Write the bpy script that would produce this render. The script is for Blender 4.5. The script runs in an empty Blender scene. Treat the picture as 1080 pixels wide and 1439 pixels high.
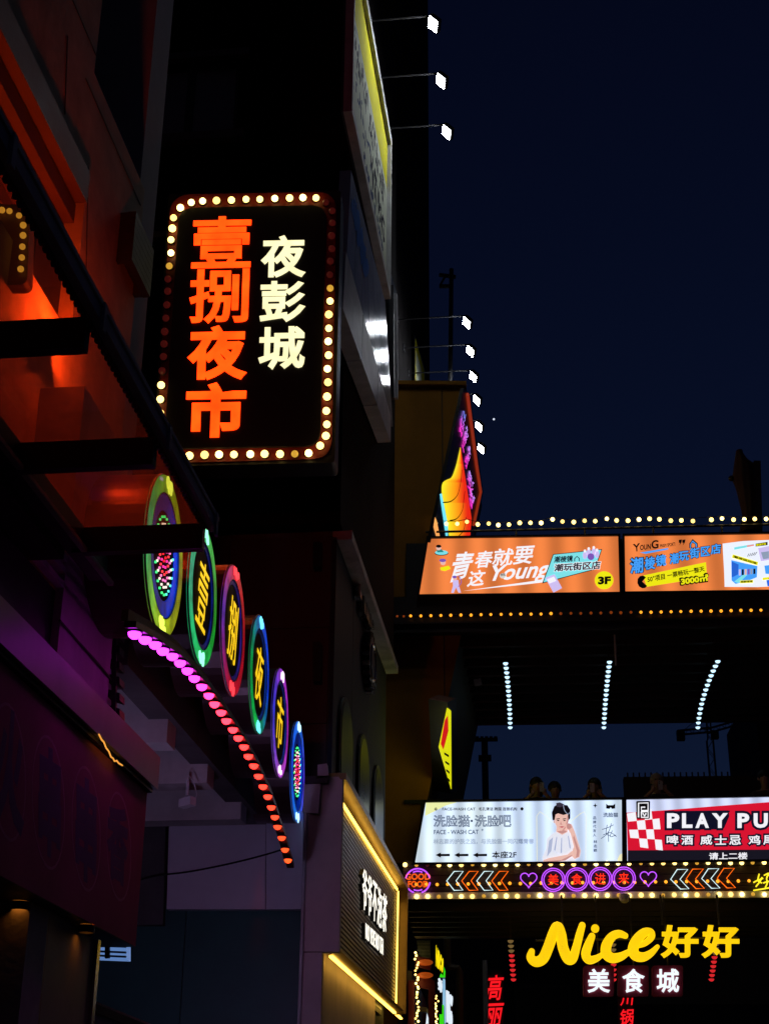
import bpy, bmesh, math, random
from mathutils import Vector as V, Matrix
random.seed(7)
R = math.radians
sc = bpy.context.scene
C = sc.collection

# ------------------------------------------------------------------ camera
CX, CY, FP = 540.0, 719.5, 2067.0            # photograph's centre and focal length in its pixels
PITCH, YAW, ROLL = R(24.2), R(4.54), math.atan(43 / 4595)
CAM = V((0, 0, 1.6))
fw = V((-math.sin(YAW) * math.cos(PITCH), math.cos(YAW) * math.cos(PITCH), math.sin(PITCH)))
r0 = V((math.cos(YAW), math.sin(YAW), 0)); u0 = r0.cross(fw)
rt = r0 * math.cos(ROLL) + u0 * math.sin(ROLL); up = -r0 * math.sin(ROLL) + u0 * math.cos(ROLL)
cd = bpy.data.cameras.new('camera'); cam = bpy.data.objects.new('camera', cd); C.objects.link(cam)
m = Matrix((rt, up, -fw)).transposed().to_4x4(); m.translation = CAM; cam.matrix_world = m
cd.sensor_fit = 'HORIZONTAL'; cd.sensor_width = 36; cd.lens = FP / 1080 * 36; cd.clip_start = .05; cd.clip_end = 3000
sc.camera = cam

# ------------------------------------------------------------------ sky (late dusk, the sun well below the horizon)
w = bpy.data.worlds.new('World'); sc.world = w; w.use_nodes = True
nt = w.node_tree; bg = nt.nodes['Background']
sky = nt.nodes.new('ShaderNodeTexSky'); sky.sky_type = 'NISHITA'; sky.sun_disc = False
sky.sun_elevation = R(-2); sky.sun_rotation = R(20); sky.air_density = 1.0; sky.dust_density = .3; sky.ozone_density = 4.0
nt.links.new(sky.outputs[0], bg.inputs[0]); bg.inputs[1].default_value = .065
sc.view_settings.view_transform = 'Standard'; sc.view_settings.look = 'None'
sc.view_settings.exposure = 0; sc.view_settings.gamma = 1; sc.view_settings.use_curve_mapping = False
sc.render.engine = 'CYCLES'
sc.cycles.use_denoising = True; sc.cycles.sample_clamp_indirect = 3; sc.cycles.max_bounces = 6
sc.cycles.transparent_max_bounces = 12; sc.cycles.caustics_reflective = False; sc.cycles.caustics_refractive = False

# ------------------------------------------------------------------ helpers: rays and planes
def ray(px, py):
    return fw * FP + rt * (px - CX) - up * (py - CY)
class Plane:
    def __init__(s, p0, n): s.p0 = V(p0); s.n = V(n).normalized()
    def at(s, px, py, off=0.0):
        d = ray(px, py); t = (s.p0 + s.n * off - CAM).dot(s.n) / d.dot(s.n)
        return CAM + d * t
    def sh(s, off): return Plane(s.p0 + s.n * off, s.n)
az = R(2.25)                                   # the near buildings stand turned a little against the bridge
XS = V((math.cos(az), -math.sin(az), 0)); YS = V((math.sin(az), math.cos(az), 0)); Z = V((0, 0, 1)); X = V((1, 0, 0)); Y = V((0, 1, 0))
def S(x, y, z): return XS * x + YS * y + Z * z
def SX(x): return Plane(XS * x, XS)            # street-facing plane of the near buildings
def SY(y): return Plane(YS * y, -YS)           # camera-facing plane of the near buildings
def WY(y): return Plane(V((0, y, 0)), -Y)
def WX(x): return Plane(V((x, 0, 0)), X)
def HZ(z): return Plane(V((0, 0, z)), -Z)
def zc(ox, oy, s): return lambda x, y: (ox + x / s, oy + y / s)

# ------------------------------------------------------------------ helpers: objects
W = {}
def link(o, parent=None):
    C.objects.link(o)
    if parent is not None:
        o.parent = parent; o.matrix_parent_inverse = W[parent].inverted()
    return o
def tag(o, label, cat, group=None, kind=None):
    if label: o['label'] = label
    if cat: o['category'] = cat
    if group: o['group'] = group
    if kind: o['kind'] = kind
    return o
def thing(name, label, cat, loc=(0, 0, 0), group=None):
    o = bpy.data.objects.new(name, None); C.objects.link(o); o.location = loc; o.empty_display_size = .1
    W[o] = Matrix.Translation(V(loc)); return tag(o, label, cat, group)
def place(name, me, parent, loc=(0, 0, 0), scale=1.0, rot=None):
    o = bpy.data.objects.new(name, me); link(o, parent)
    M = Matrix.Translation(V(loc))
    if rot is not None: M = M @ rot.to_4x4()
    M = M @ (Matrix.Diagonal((*([scale] * 3 if isinstance(scale, (int, float)) else scale), 1)))
    o.matrix_basis = M; W[o] = M; return o

class MB:
    def __init__(s): s.v = []; s.f = []; s.c = []; s.hascol = False
    def add(s, vs, fs, col=None):
        b = len(s.v); s.v += [tuple(p) for p in vs]; s.f += [tuple(i + b for i in f) for f in fs]
        if col: s.hascol = True
        s.c += [col or (1, 1, 1)] * len(fs); return s
    def prism(s, pts, ext, col=None):
        n = len(pts); pts = [V(p) for p in pts]; ext = V(ext)
        vs = pts + [p + ext for p in pts]
        fs = [tuple(range(n)), tuple(range(2 * n - 1, n - 1, -1))] + [(i, i + n, (i + 1) % n + n, (i + 1) % n) for i in range(n)]
        return s.add(vs, fs, col)
    def box(s, c, a, b, d, col=None):              # half vectors
        c, a, b, d = V(c), V(a), V(b), V(d)
        return s.prism([c - a - b - d, c + a - b - d, c + a + b - d, c - a + b - d], d * 2, col)
    def bar(s, p, q, wd, ht, upv=Z, col=None):
        p, q = V(p), V(q); d = (q - p).normalized(); sd = d.cross(V(upv))
        if sd.length < 1e-6: sd = d.cross(X)
        sd.normalize(); u = sd.cross(d)
        return s.box((p + q) / 2, sd * wd / 2, u * ht / 2, (q - p) / 2, col)
    def tube(s, pts, r, seg=8, closed=False, nrm=None, flat=1.0, col=None):
        pts = [V(p) for p in pts]; n = len(pts); rs = r if isinstance(r, (list, tuple)) else [r] * n
        vs = []; prev = None
        for i, p in enumerate(pts):
            a = pts[(i - 1) % n] if (closed or i) else pts[0]; b = pts[(i + 1) % n] if (closed or i < n - 1) else pts[-1]
            d = (b - a).normalized()
            if nrm is not None: nn = V(nrm)
            else:
                nn = prev if prev is not None else (Z if abs(d.z) < .9 else X)
                nn = (nn - d * nn.dot(d)).normalized(); prev = nn
            sd = d.cross(nn).normalized()
            for k in range(seg):
                t = 2 * math.pi * k / seg
                vs.append(p + sd * math.cos(t) * rs[i] + nn * math.sin(t) * rs[i] * flat)
        fs = [(i * seg + k, i * seg + (k + 1) % seg, ((i + 1) % n) * seg + (k + 1) % seg, ((i + 1) % n) * seg + k)
              for i in range(n if closed else n - 1) for k in range(seg)]
        if not closed: fs += [tuple(range(seg)), tuple(range(n * seg - 1, (n - 1) * seg - 1, -1))]
        return s.add(vs, fs, col)
    def cyl(s, c, ax, r, h, seg=16, r2=None, col=None):  # from c along ax by h
        c = V(c); ax = V(ax).normalized(); return s.tube([c, c + ax * h], [r, r if r2 is None else r2], seg, col=col)
    def sphere(s, c, r, seg=10, rings=6, sc_=(1, 1, 1), lo=0.0, hi=math.pi, col=None):
        c = V(c); vs = []; fs = []
        for i in range(rings + 1):
            a = lo + (hi - lo) * i / rings
            for k in range(seg):
                t = 2 * math.pi * k / seg
                vs.append(c + V((r * sc_[0] * math.sin(a) * math.cos(t), r * sc_[1] * math.sin(a) * math.sin(t), r * sc_[2] * math.cos(a))))
        for i in range(rings):
            for k in range(seg):
                fs.append((i * seg + k, i * seg + (k + 1) % seg, (i + 1) * seg + (k + 1) % seg, (i + 1) * seg + k))
        fs += [tuple(range(seg)), tuple(range((rings + 1) * seg - 1, rings * seg - 1, -1))]
        return s.add(vs, fs, col)
    def mesh(s, name, mat, smooth=False):
        me = bpy.data.meshes.new(name); me.from_pydata(s.v, [], s.f)
        if s.hascol:
            at = me.color_attributes.new('col', 'FLOAT_COLOR', 'CORNER')
            k = 0
            for i, f in enumerate(s.f):
                for _ in f: at.data[k].color = (*s.c[i], 1); k += 1
        bm = bmesh.new(); bm.from_mesh(me)
        if smooth: bmesh.ops.remove_doubles(bm, verts=bm.verts, dist=1e-5)
        bmesh.ops.recalc_face_normals(bm, faces=bm.faces); bm.to_mesh(me); bm.free()
        if smooth: me.polygons.foreach_set('use_smooth', [True] * len(me.polygons))
        me.materials.append(mat); return me
    def build(s, name, mat, parent=None, smooth=False):
        me = s.mesh(name, mat, smooth)
        o = bpy.data.objects.new(name, me); link(o, parent); W[o] = Matrix(); return o
def solo(mb, name, mat, label, cat, group=None, kind=None, smooth=False):
    return tag(mb.build(name, mat, None, smooth), label, cat, group, kind)

# ------------------------------------------------------------------ helpers: materials
def lin(c): return tuple((x / 255 / 12.92) if x / 255 <= .04045 else ((x / 255 + .055) / 1.055) ** 2.4 for x in c)
MC = {}
def mat(name, col, rough=.6, metal=0.0, var=.25, scale=3.0, bump=.15, spec=.5, stains=0.0, streak=(1, 1, 1)):
    if name in MC: return MC[name]
    mt = bpy.data.materials.new(name); mt.use_nodes = True; n = mt.node_tree.nodes; l = mt.node_tree.links; p = n['Principled BSDF']
    tc = n.new('ShaderNodeTexCoord'); mp = n.new('ShaderNodeMapping'); mp.inputs['Scale'].default_value = streak; l.new(tc.outputs['Object'], mp.inputs[0])
    nz = n.new('ShaderNodeTexNoise'); nz.inputs['Scale'].default_value = scale; nz.inputs['Detail'].default_value = 6; nz.inputs['Roughness'].default_value = .65
    l.new(mp.outputs[0], nz.inputs[0])
    cr = n.new('ShaderNodeMapRange'); cr.inputs[1].default_value = .3; cr.inputs[2].default_value = .7; cr.inputs[3].default_value = 1 - var; cr.inputs[4].default_value = 1 + var * .6
    l.new(nz.outputs[0], cr.inputs[0])
    mx = n.new('ShaderNodeMix'); mx.data_type = 'RGBA'; mx.blend_type = 'MULTIPLY'; mx.inputs[0].default_value = 1
    mx.inputs[6].default_value = (*col, 1); l.new(cr.outputs[0], mx.inputs[7]); out = mx.outputs[2]
    if stains:
        n2 = n.new('ShaderNodeTexNoise'); n2.inputs['Scale'].default_value = scale * .35; n2.inputs['Detail'].default_value = 8
        mp2 = n.new('ShaderNodeMapping'); mp2.inputs['Scale'].default_value = (3, 3, .5); l.new(tc.outputs['Object'], mp2.inputs[0]); l.new(mp2.outputs[0], n2.inputs[0])
        r2 = n.new('ShaderNodeMapRange'); r2.inputs[1].default_value = .52; r2.inputs[2].default_value = .75; r2.inputs[4].default_value = stains; l.new(n2.outputs[0], r2.inputs[0])
        m2 = n.new('ShaderNodeMix'); m2.data_type = 'RGBA'; l.new(r2.outputs[0], m2.inputs[0]); l.new(out, m2.inputs[6]); m2.inputs[7].default_value = (*[c * .25 for c in col], 1); out = m2.outputs[2]
    l.new(out, p.inputs['Base Color'])
    p.inputs['Metallic'].default_value = metal; p.inputs['Specular IOR Level'].default_value = spec
    rr = n.new('ShaderNodeMapRange'); rr.inputs[3].default_value = max(.03, rough - .12); rr.inputs[4].default_value = min(1, rough + .15); l.new(nz.outputs[0], rr.inputs[0]); l.new(rr.outputs[0], p.inputs['Roughness'])
    if bump:
        bp = n.new('ShaderNodeBump'); bp.inputs['Strength'].default_value = bump; bp.inputs['Distance'].default_value = .01
        n3 = n.new('ShaderNodeTexNoise'); n3.inputs['Scale'].default_value = scale * 9; n3.inputs['Detail'].default_value = 4; l.new(tc.outputs['Object'], n3.inputs[0])
        l.new(n3.outputs[0], bp.inputs['Height']); l.new(bp.outputs[0], p.inputs['Normal'])
    MC[name] = mt; return mt
def emi(name, rgb, st=1.0, mis=True, var=0.0, vscale=2.0, hot=1.0):   # hot: overexposed channels are brighter than they can show
    key = ('e', name)
    if key in MC: return MC[key]
    mt = bpy.data.materials.new(name); mt.use_nodes = True; n = mt.node_tree.nodes; l = mt.node_tree.links; p = n['Principled BSDF']
    c = lin(rgb); c = tuple(x * hot if x > .5 else x for x in c); p.inputs['Base Color'].default_value = (*[min(.8, x * .6 + .02) for x in c], 1); p.inputs['Roughness'].default_value = .4
    p.inputs['Emission Color'].default_value = (*c, 1); p.inputs['Emission Strength'].default_value = st
    if var:
        tc = n.new('ShaderNodeTexCoord'); nz = n.new('ShaderNodeTexNoise'); nz.inputs['Scale'].default_value = vscale; nz.inputs['Detail'].default_value = 3; l.new(tc.outputs['Object'], nz.inputs[0])
        r = n.new('ShaderNodeMapRange'); r.inputs[1].default_value = .3; r.inputs[2].default_value = .7; r.inputs[3].default_value = st * (1 - var); r.inputs[4].default_value = st * (1 + var); l.new(nz.outputs[0], r.inputs[0])
        l.new(r.outputs[0], p.inputs['Emission Strength'])
    if not mis: mt.cycles.emission_sampling = 'NONE'
    MC[key] = mt; return mt
def emicol(name, st=1.0, mis=True, base=.05, cell=0.0):            # emission colour from the LEDs' own colours
    mt = bpy.data.materials.new(name); mt.use_nodes = True; n = mt.node_tree.nodes; l = mt.node_tree.links; p = n['Principled BSDF']
    a = n.new('ShaderNodeVertexColor'); a.layer_name = 'col'; p.inputs['Specular IOR Level'].default_value = .1; p.inputs['Base Color'].default_value = (base, base, base, 1); p.inputs['Roughness'].default_value = .35
    l.new(a.outputs[0], p.inputs['Emission Color']); p.inputs['Emission Strength'].default_value = st
    if cell:
        tc = n.new('ShaderNodeTexCoord'); vo = n.new('ShaderNodeTexNoise'); vo.inputs['Scale'].default_value = cell; vo.inputs['Detail'].default_value = 2; l.new(tc.outputs['Object'], vo.inputs[0])
        r = n.new('ShaderNodeMapRange'); r.inputs[1].default_value = .3; r.inputs[2].default_value = .7; r.inputs[3].default_value = st * .55; r.inputs[4].default_value = st * 1.35; l.new(vo.outputs[0], r.inputs[0]); l.new(r.outputs[0], p.inputs['Emission Strength'])
    if not mis: mt.cycles.emission_sampling = 'NONE'
    return mt
def tubelit(name, rgb, st, pitch, amp=.25, corner=None):          # backlit film: brighter in front of each tube
    mt = bpy.data.materials.new(name); mt.use_nodes = True; n = mt.node_tree.nodes; l = mt.node_tree.links; p = n['Principled BSDF']
    c = lin(rgb); p.inputs['Base Color'].default_value = (*[x * .5 for x in c], 1); p.inputs['Roughness'].default_value = .3
    tc = n.new('ShaderNodeTexCoord'); wv = n.new('ShaderNodeTexWave'); wv.wave_type = 'BANDS'; wv.bands_direction = 'X'
    wv.inputs['Scale'].default_value = 1 / pitch * .314; wv.inputs['Distortion'].default_value = 1.2; wv.inputs['Detail'].default_value = 1; wv.inputs['Detail Scale'].default_value = .4
    l.new(tc.outputs['Object'], wv.inputs[0])
    r = n.new('ShaderNodeMapRange'); r.inputs[3].default_value = st * (1 - amp); r.inputs[4].default_value = st * (1 + amp * .6); l.new(wv.outputs[0], r.inputs[0])
    l.new(r.outputs[0], p.inputs['Emission Strength'])
    if corner:
        nz = n.new('ShaderNodeTexNoise'); nz.inputs['Scale'].default_value = .7; nz.inputs['Detail'].default_value = 1; l.new(tc.outputs['Object'], nz.inputs[0])
        mx = n.new('ShaderNodeMix'); mx.data_type = 'RGBA'; rr = n.new('ShaderNodeMapRange'); rr.inputs[1].default_value = .45; rr.inputs[2].default_value = .65; l.new(nz.outputs[0], rr.inputs[0])
        l.new(rr.outputs[0], mx.inputs[0]); mx.inputs[6].default_value = (*c, 1); mx.inputs[7].default_value = (*lin(corner), 1); l.new(mx.outputs[2], p.inputs['Emission Color'])
    else: p.inputs['Emission Color'].default_value = (*c, 1)
    return mt

black_metal = mat('black_painted_metal', (.018, .018, .02), .45, .2, spec=.4)
dark_steel = mat('dark_steel', (.05, .05, .055), .5, .4, stains=.5)
grey_alu = mat('weathered_aluminium', (.62, .62, .62), .7, 0, spec=.2, stains=.5)
white_paint = mat('white_painted_metal', (.7, .7, .7), .45, 0, stains=.25)
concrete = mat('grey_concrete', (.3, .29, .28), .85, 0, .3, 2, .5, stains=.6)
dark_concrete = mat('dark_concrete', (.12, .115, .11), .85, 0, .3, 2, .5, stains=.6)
glass_dark = mat('dark_window_glass', (.02, .024, .03), .3, 0, .2, .7, 0, spec=.25)
rubber = mat('black_cable', (.012, .012, .012), .6)
bulb_on = emi('warm_bulb_glass', (255, 214, 140), 2.6, True, 0, 2, 1.5)
bulb_dimy = emi('fading_bulb_glass', (225, 170, 60), .85, False)
bulb_off = emi('unlit_bulb_glass', (60, 12, 10), .8, False)
bulb_amber = emi('amber_bulb_glass', (255, 160, 40), 1.6)
bulb_amber_dim = emi('dim_amber_bulb_glass', (160, 70, 20), .5, False)

bulb_on_b = emi('warm_bulb_glass_aged', (255, 206, 128), 1.9, True, 0, 2, 1.4); bulb_on_c = emi('warm_bulb_glass_new', (255, 220, 156), 3.2, True, 0, 2, 1.5)
_brnd = random.Random(11)
_u = MB().sphere((0, 0, 0), 1, 12, 8)
BULB = {}
def bulb(parent, loc, r, mt, name='bulb'):
    if mt is bulb_on: mt = _brnd.choice((bulb_on, bulb_on, bulb_on_b, bulb_on_c))
    loc = V(loc) + V((_brnd.uniform(-1, 1), 0, _brnd.uniform(-1, 1))) * r * .14; r *= _brnd.uniform(.93, 1.06)
    if mt.name not in BULB: BULB[mt.name] = _u.mesh('bulb', mt, True)
    return place(name, BULB[mt.name], parent, loc, r)

# ------------------------------------------------------------------ helpers: lettering and flat print on a plane
GC = {}
def glyph(body, bold, shear, outline=False):
    k = (body, bold, shear, outline)
    if k not in GC:
        cu = bpy.data.curves.new('t', 'FONT'); cu.body = body; cu.size = 1; cu.extrude = .02; cu.bevel_depth = bold; cu.bevel_resolution = 1; cu.resolution_u = 3; cu.shear = shear
        if outline: cu.fill_mode = 'NONE'; cu.extrude = 0
        ob = bpy.data.objects.new('t', cu); me = bpy.data.meshes.new_from_object(ob)
        GC[k] = ([v.co.copy() for v in me.vertices], [tuple(p.vertices) for p in me.polygons])
        bpy.data.objects.remove(ob); bpy.data.curves.remove(cu); bpy.data.meshes.remove(me)
    return GC[k]
def quad(x0, y0, x1, y1, lean=0.0, rise=0.0):     # lean: top shifted right by px; rise: right end lifted by px
    return [(x0 + lean, y0), (x1 + lean, y0 - rise), (x1, y1 - rise), (x0, y1)]
def text(pl, body, q, mt, parent, name='lettering', bold=.02, depth=.004, off=.004, shear=0.0, outline=False):
    vs, fs = glyph(body, bold, shear, outline)
    tl, tr, br, bl = [pl.at(*p, off) for p in q]
    x0 = min(v.x for v in vs); x1 = max(v.x for v in vs); y0 = min(v.y for v in vs); y1 = max(v.y for v in vs); z0 = min(v.z for v in vs); z1 = max(v.z for v in vs)
    mb = MB(); out = []
    for v in vs:
        s = (v.x - x0) / (x1 - x0); t = (v.y - y0) / (y1 - y0)
        out.append((bl * (1 - s) + br * s) * (1 - t) + (tl * (1 - s) + tr * s) * t + pl.n * depth * (v.z - z0) / (z1 - z0))
    mb.add(out, fs); return mb.build(name, mt, parent)
def pp(pl, pts, off=0.0): return [pl.at(*p, off) for p in pts]
def printed(pl, pts, mt, parent, name='print', off=.003, th=.002):
    return MB().prism(pp(pl, pts, off), pl.n * th).build(name, mt, parent)
def ell(cx, cy, rx, ry, n=24, a0=0.0): return [(cx + rx * math.cos(a0 + 2 * math.pi * i / n), cy + ry * math.sin(a0 + 2 * math.pi * i / n)) for i in range(n)]
def smooth_path(pts, n=6):
    out = []
    for i in range(len(pts) - 1):
        p0 = pts[max(0, i - 1)]; p1 = pts[i]; p2 = pts[i + 1]; p3 = pts[min(len(pts) - 1, i + 2)]
        for k in range(n):
            t = k / n
            out.append(tuple(.5 * (2 * b + (c - a) * t + (2 * a - 5 * b + 4 * c - d) * t * t + (3 * b - a - 3 * c + d) * t ** 3) for a, b, c, d in zip(p0, p1, p2, p3)))
    return out + [tuple(pts[-1])]
def neon(pl, pts, mt, parent, name='neon_tube', r=.012, closed=False, off=.04, smooth=False):
    if smooth: pts = smooth_path(pts)
    return MB().tube(pp(pl, pts, off), r, 6, closed, pl.n).build(name, mt, parent, False)
def frame_bars(pl, q, wd, dp, mt, parent, name='frame', off=0.0):
    a = [pl.at(*p, off) for p in q]
    mb = MB()
    for i in range(4):
        p, s_ = a[i], a[(i + 1) % 4]; d = (s_ - p).normalized()
        mb.box((p + s_) / 2 + pl.n * dp / 2, d * ((s_ - p).length / 2 + (wd / 2 if i % 2 == 0 else -wd / 2)), pl.n.cross(d).normalized() * wd / 2, pl.n * dp / 2)
    return mb.build(name, mt, parent)
def clip(poly, axis, val, keep_ge):
    out = []
    for i in range(len(poly)):
        a, b = poly[i], poly[(i + 1) % len(poly)]
        ia = (a[axis] >= val) == keep_ge; ib = (b[axis] >= val) == keep_ge
        if ia: out.append(a)
        if ia != ib:
            t = (val - a[axis]) / (b[axis] - a[axis]); out.append(tuple(a[k] + (b[k] - a[k]) * t for k in range(2)))
    return out
def cladding(p0, u, v, n, poly, us, vs, th, gap, mt, parent, name='panel'):
    """cut polygon (in u,v metres from p0) along the joints into separate panels"""
    us = [-1e3] + list(us) + [1e3]; vs = [-1e3] + list(vs) + [1e3]; made = []
    for i in range(len(us) - 1):
        for j in range(len(vs) - 1):
            q = clip(poly, 0, us[i] + gap / 2, True); q = clip(q, 0, us[i + 1] - gap / 2, False) if q else q
            q = clip(q, 1, vs[j] + gap / 2, True) if q else q; q = clip(q, 1, vs[j + 1] - gap / 2, False) if q else q
            if len(q) < 3: continue
            xs = [a for a, b in q]; ys = [b for a, b in q]
            if max(xs) - min(xs) < .03 or max(ys) - min(ys) < .03: continue
            o = MB().prism([p0 + u * a + v * b for a, b in q], n * (th + random.uniform(-.002, .003))).build(name, mt, parent); made.append(o)
    return made
def sbox(mb, x0, x1, y0, y1, z0, z1):
    return mb.box(S((x0 + x1) / 2, (y0 + y1) / 2, (z0 + z1) / 2), XS * (x1 - x0) / 2, YS * (y1 - y0) / 2, Z * (z1 - z0) / 2)
def wbox(mb, x0, x1, y0, y1, z0, z1):
    return mb.box(((x0 + x1) / 2, (y0 + y1) / 2, (z0 + z1) / 2), X * (x1 - x0) / 2, Y * (y1 - y0) / 2, Z * (z1 - z0) / 2)
def sxy(p): return p.dot(XS), p.dot(YS), p.z

# ================================================================== ground
asphalt = mat('asphalt', (.05, .05, .052), .8, 0, .3, 4, .6)
paving = mat('grey_paving', (.2, .19, .18), .8, 0, .3, 3, .4)
tag(MB().add([(-400, -400, 0), (400, -400, 0), (400, 400, 0), (-400, 400, 0)], [(0, 1, 2, 3)]).build('street', asphalt), 'dark asphalt street running between the buildings', None, None, 'structure')
mb = MB(); sbox(mb, -3.0, -1.2, -4, 23, .004, .13)
tag(mb.build('pavement', paving), 'grey paved walkway along the shop fronts', None, None, 'structure')

# ================================================================== tall dark building behind the sign
wall_dark = mat('soot_brown_render', (.014, .012, .012), .95, 0, .3, 1.2, .4, spec=.03, stains=.5)
tb = thing('tall_building', 'tall dark building whose long side carries the floodlit billboard', 'building', S(-7, 20, 8.9))
FY = 16.4; FX = -2.5
pw = SY(FY)
a = sxy(pw.at(208, 92)); b = sxy(pw.at(331, 188)); wx0, wx1, wz0, wz1 = a[0], b[0], b[2], a[2]
mb = MB(); sbox(mb, -12, FX, FY + .25, 22.4, 8.9, 46); sbox(mb, -12, -2.86, 22.401, 33.8, 8.9, 46)
for (x0, x1, z0, z1) in ((-12, wx0, 8.9, 46), (wx1, FX, 8.9, 46), (wx0, wx1, 8.9, wz0), (wx0, wx1, wz1, 46)): sbox(mb, x0, x1, FY, FY + .248, z0, z1)
mb.build('wall', wall_dark, tb)
wn = MB()
for (x0, x1, z0, z1) in ((wx0, wx1, wz0, wz0 + .07), (wx0, wx1, wz1 - .07, wz1), (wx0, wx0 + .07, wz0, wz1), (wx1 - .07, wx1, wz0, wz1)): sbox(wn, x0, x1, FY + .1, FY + .17, z0, z1)
mid = wx0 + (wx1 - wx0) * .47; sbox(wn, mid - .06, mid + .06, FY + .095, FY + .165, wz0 + .07, wz1 - .07)
wo = wn.build('window', dark_steel, tb)
for (x0, x1) in ((wx0 + .07, mid - .06), (mid + .06, wx1 - .07)):
    q = MB(); sbox(q, x0, x1, FY + .12, FY + .13, wz0 + .07, wz1 - .07); q.build('pane', mat('grey_window_glass', (.2, .24, .27), .4, 0, .2, .7, 0, spec=.5), wo)
q = MB(); sbox(q, wx0 - .15, wx1 + .15, FY - .12, FY + .09, wz0 - .14, wz0 - .001); q.build('sill', dark_concrete, wo)
q = MB(); sbox(q, wx0 - .15, wx1 + .15, FY - .1, FY + .09, wz1 + .001, wz1 + .12); q.build('lintel', dark_concrete, wo)
# floodlit yellow and white billboard on the long side
bp = SX(FX + .1)
print_white = mat('billboard_white_print', (.7, .76, .6), .75, 0, .08, 2, .05, spec=.06)
print_yellow = mat('billboard_yellow_print', (.8, .74, .02), .75, 0, .1, 2, .05, spec=.05)
print_ink = mat('billboard_black_ink', (.02, .02, .04), .8, 0, .2, 4, 0, spec=.05)
print_blue = mat('billboard_blue_ink', (.06, .1, .22), .8, 0, .2, 4, 0, spec=.05)
bb = thing('billboard', 'floodlit white billboard with black handwriting and a yellow top band', 'billboard', bp.at(520, 250))
yA = sxy(bp.at(489, 144))[1]; yB = sxy(bp.at(543, 300))[1]; zT = 17.35 + .25; zB = bp.at(517, 290).z
def bpt(s, t, off=.0): return S(FX + .1 + off, yA + (yB - yA) * s, zB + (zT - zB) * t)
yA0 = yA - 1.2
mb = MB(); sbox(mb, FX + .002, FX + .1, yA, yB, zB, zT); mb.build('cabinet', dark_steel, bb)
MB().prism([bpt(.004, .02), bpt(.996, .02), bpt(.996, .66), bpt(.004, .66)], XS * .004).build('white_sheet', print_white, bb)
MB().prism([bpt(.004, .662), bpt(.996, .662), bpt(.996, .97), bpt(.004, .97)], XS * .004).build('yellow_band', print_yellow, bb)
mb = MB()
for (s0, s1, t0, t1) in ((-.02, 1.02, -.03, .015), (-.02, 1.02, .975, 1.03), (-.02, -.002, .015, .975), (1.0, 1.02, .015, .975)):
    mb.prism([bpt(s0, t0, -.05), bpt(s1, t0, -.05), bpt(s1, t1, -.05), bpt(s0, t1, -.05)], XS * .12)
mb.build('frame', grey_alu, bb)
class BPl:                                             # billboard lettering in its own s,t space
    n = XS
    @staticmethod
    def at(s, t, off=0.0): return bpt(s, t, off)
def scribble(at, n, nx, mt, parent, name, r, seed, wv=1.0, nrm=None):
    """illegible brush lettering: clusters of short strokes; at(s, t) -> point, s along, t across"""
    rnd = random.Random(seed)
    for k in range(nx):
        mb = MB()
        for _ in range(n):
            s0 = (k + rnd.uniform(.08, .92)) / nx; t0 = rnd.uniform(.05, .95); a_ = rnd.choice((0, 0, 1.57, 1.2, -.9)) + rnd.uniform(-.25, .25); L = rnd.uniform(.25, .6)
            p = [(s0 + L * (u - .5) * math.cos(a_) / nx * .8, t0 + L * (u - .5) * math.sin(a_) + .06 * math.sin(u * 3)) for u in (0, .35, .7, 1)]
            p = [(min((k + 1) / nx, max(k / nx, q[0])), min(1, max(0, q[1]))) for q in p]
            mb.tube([at(*q) for q in p], [r * wv, r * 1.5, r * 1.2, r * .5], 6, False, nrm, .1 if nrm is not None else 1)
        mb.build(name, mt, parent)
def bscr(s0, s1, t0, t1, mt, nx, seed, r=.02): scribble(lambda s, t: bpt(s0 + (s1 - s0) * s, t0 + (t1 - t0) * t, .002), 8, nx, mt, bb, 'handwriting', r, seed, 1.0, XS)
bscr(.05, .95, .44, .62, print_ink, 9, 1, .04); bscr(.05, .55, .24, .4, print_blue, 4, 2, .03); bscr(.5, .95, .22, .4, print_ink, 4, 3, .045); bscr(.35, .9, .06, .19, print_blue, 6, 4, .045)

# floodlights on arms: one row above the billboards along the long side
flood_face = emi('floodlight_lens', (240, 246, 255), 120)
fl_pl = SX(-1.42)
LIGHTS = [(609, 33, 20, 26), (620, 113, 17, 22), (628, 185, 17, 18), (656, 453, 16, 13), (661, 493, 15, 12), (665, 529, 15, 11), (670, 562, 14, 12), (673, 599, 14, 10), (676, 630, 12, 10)]
fnames = ['uppermost floodlight on a thin arm over the white and yellow billboard', 'second floodlight from the top over the white and yellow billboard', 'third floodlight from the top over the lower corner of the white billboard',
          'topmost floodlight of the lower row, beside the thin mast', 'second floodlight of the lower row, beside the thin mast', 'third floodlight of the lower row, just above the brown building roof',
          'fourth floodlight of the lower row, beside the purple screen lettering', 'fifth floodlight of the lower row, left of the white dot in the sky', 'lowest narrow floodlight beside the red edge of the screen']
head_mb = MB().box((0, 0, .02), X * .105, Y * .12, Z * .035)
for k in range(7): head_mb.box((0, -.09 + k * .03, .065), X * .085, Y * .006, Z * .02)
head_me = head_mb.mesh('housing', black_metal); lens_me = MB().box((0, 0, -.018), X * .09, Y * .105, Z * .004).mesh('lens', flood_face)
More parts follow.
